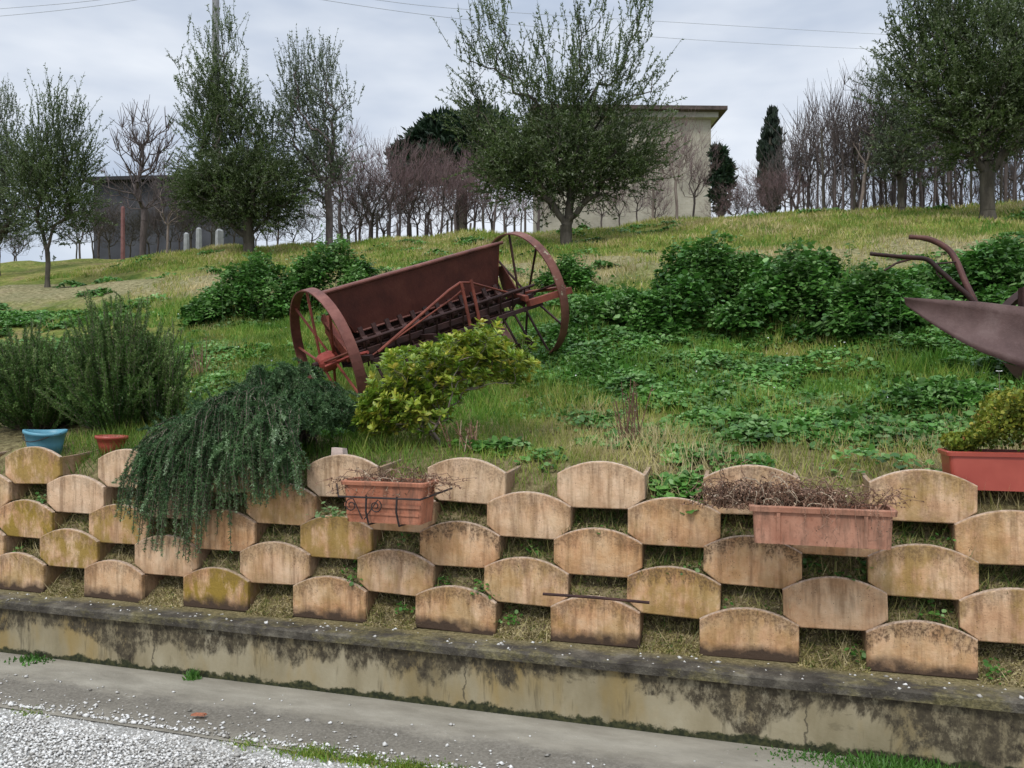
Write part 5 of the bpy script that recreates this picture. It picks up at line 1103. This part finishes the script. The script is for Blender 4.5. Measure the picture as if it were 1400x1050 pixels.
# pale chip, rusty rod
o = MB(); X_, Y_, Z_ = wall_frame(461, 3.86, 1.145); o.add([(-.037, 0, 0), (.034, 0, .003), (.038, .05, .0), (-.035, .045, 0), (-.035, .002, .052), (.032, .0, .05), (.034, .045, .046), (-.033, .045, .05)], [(3, 2, 1, 0), (4, 5, 6, 7), (0, 1, 5, 4), (1, 2, 6, 5), (2, 3, 7, 6), (3, 0, 4, 7)])
o.box((.0, .03, -.045), (.05, .03, .09)); c = o.build('clay_chip', M['white_chip']); c.location = (X_, Y_, Z_); c.rotation_euler = (0, 0, -TH); tag(c, 'small pale piece of tile sticking up behind the top row block', 'tile piece')
mb = MB(); a_ = Vector(P(742, 812, 3.60)); b_ = Vector(P(888, 824, 3.53)); mb.tube([(0, 0, 0), (b_ - a_) * .5 + Vector((0, 0, .003)), b_ - a_], .0065, 8); c = mb.build('metal_rod', M['rust_dark']); c.location = a_; tag(c, 'thin rusty rod sticking out across two blocks near the bottom', 'rod')
c_ = Vector(wall_frame(270, V0 - .42, .004)); mb = MB(); mb.add([(-.05, 0, 0), (.05, -.01, 0), (.06, .03, 0), (-.03, .035, 0), (-.045, .004, .012), (.045, -.004, .014), (.05, .024, .012), (-.025, .028, .013)], [(3, 2, 1, 0), (4, 5, 6, 7), (0, 1, 5, 4), (1, 2, 6, 5), (2, 3, 7, 6), (3, 0, 4, 7)]); c = mb.build('tile_fragment', M['terracotta']); c.location = c_; c.scale = (.65, .65, .65); tag(c, 'flat reddish tile fragment lying on the concrete strip', 'tile piece')
# dry stalks and grass tufts
def tuft(px, v, z, n, h, label, mat, tint, name='grass_tuft', cat='grass tuft', sp=.06, group=None, w=.004, du=1.0):
    loc = wall_frame(px, v, z); root = empty(name, loc, label, cat, group, rz=-TH); rng = np.random.default_rng(int(px * 7 + v * 100)); p = rng.normal(0, sp, (n, 3)) * np.array([du, .5, 0]); d = rng.normal(0, .5, (n, 3)); d[:, 2] = 1
    v_, f_, k = inst(*BLADE, p, d, rng.normal(0, 1, (n, 3)), rng.uniform(.4, 1, n) * h * np.exp(-(p[:, 0] / (sp * du * 2)) ** 2), w); mk('blades', v_, f_, mat, root, tint=np.repeat(np.clip(rng.normal(tint, .15, n), 0, 1), k))
tg = 'grass tufts along the gravel edge'
for i, (px, hh, n) in enumerate([(45, .02, 160), (340, .025, 220), (440, .045, 420), (500, .03, 700), (560, .035, 700), (610, .03, 700), (650, .03, 600), (740, .045, 1000), (400, .025, 200)]):
    tuft(px, V0 - .56 + .01 * math.sin(i * 3), -.02, n, hh, ['small tuft at the far left of the gravel edge', 'first short tuft from the left in the tuft row by the gravel', 'darkest leafy tuft in the row by the gravel edge', 'tuft right of the dark leafy tuft at the gravel edge', 'bright tuft left of the lowest pair at the gravel edge', 'third bright tuft from the bottom frame along the gravel', 'bright tuft next to the one cut by the bottom frame', 'long bright tuft cut by the bottom picture edge', 'flat tuft just left of the darkest leafy tuft'][i], M['grass'], .38, sp=.055, group=tg, du=1.3, w=.006)
tuft(263, V0 - .02, -.003, 60, .075, 'single small green weed growing at the foot of the concrete wall', M['weed'], .6, 'weed_sprig', 'weed', .02, w=.012)
tuft(45, V0 - .03, -.003, 160, .04, 'low green growth at the wall foot near the left edge', M['weed'], .4, 'weed_sprig', 'weed', .07, w=.01)
tuft(1240, V0 - .04, -.003, 900, .07, 'thick green weed growth at the wall foot on the right', M['weed'], .6, 'weed_sprig', 'weed', .11, w=.008, du=1.5)
tuft(1120, V0 - .02, -.003, 260, .03, 'thin green growth at the wall foot left of the thick weeds', M['weed'], .4, 'weed_sprig', 'weed', .09, w=.008, du=1.5)
for i, (px, vv_, hh) in enumerate([(862, 4.55, .36), (272, 6.2, .4), (640, 4.3, .2)]):
    loc = wall_frame(px, vv_, 0); z_ = HX(loc[0], loc[1]); root = empty('dry_stalks', (loc[0], loc[1], z_), ['thin brown dry stalks standing in the grass at mid slope', 'pale dry stalks left of the seed drill wheel', 'pale dry stalks under the yellow-green shrub'][i], 'dry stalks'); rng = np.random.default_rng(70 + i); n = 16
    A_ = rng.normal(0, .05, (n, 3)); A_[:, 2] = 0; B_ = A_ + rng.normal(0, .05, (n, 3)); B_[:, 2] = hh * rng.uniform(.5, 1, n); v1, f1 = edges_tube(A_, B_, .0035, .002, 4)
    paths = np.stack([A_, (A_ + B_) / 2, B_], 1); (v2, f2, k), tt = needles_on(paths, rng, 14, (.01, .035), .006, 1, .4); mk('stalk', *join([(v1, f1), (v2, f2)]), M['twig'], root, tint=np.concatenate([np.repeat(rng.random(n) * .4 + (.5 if i else .1), 4), np.repeat(rng.random(len(tt)) * .8, k)]))
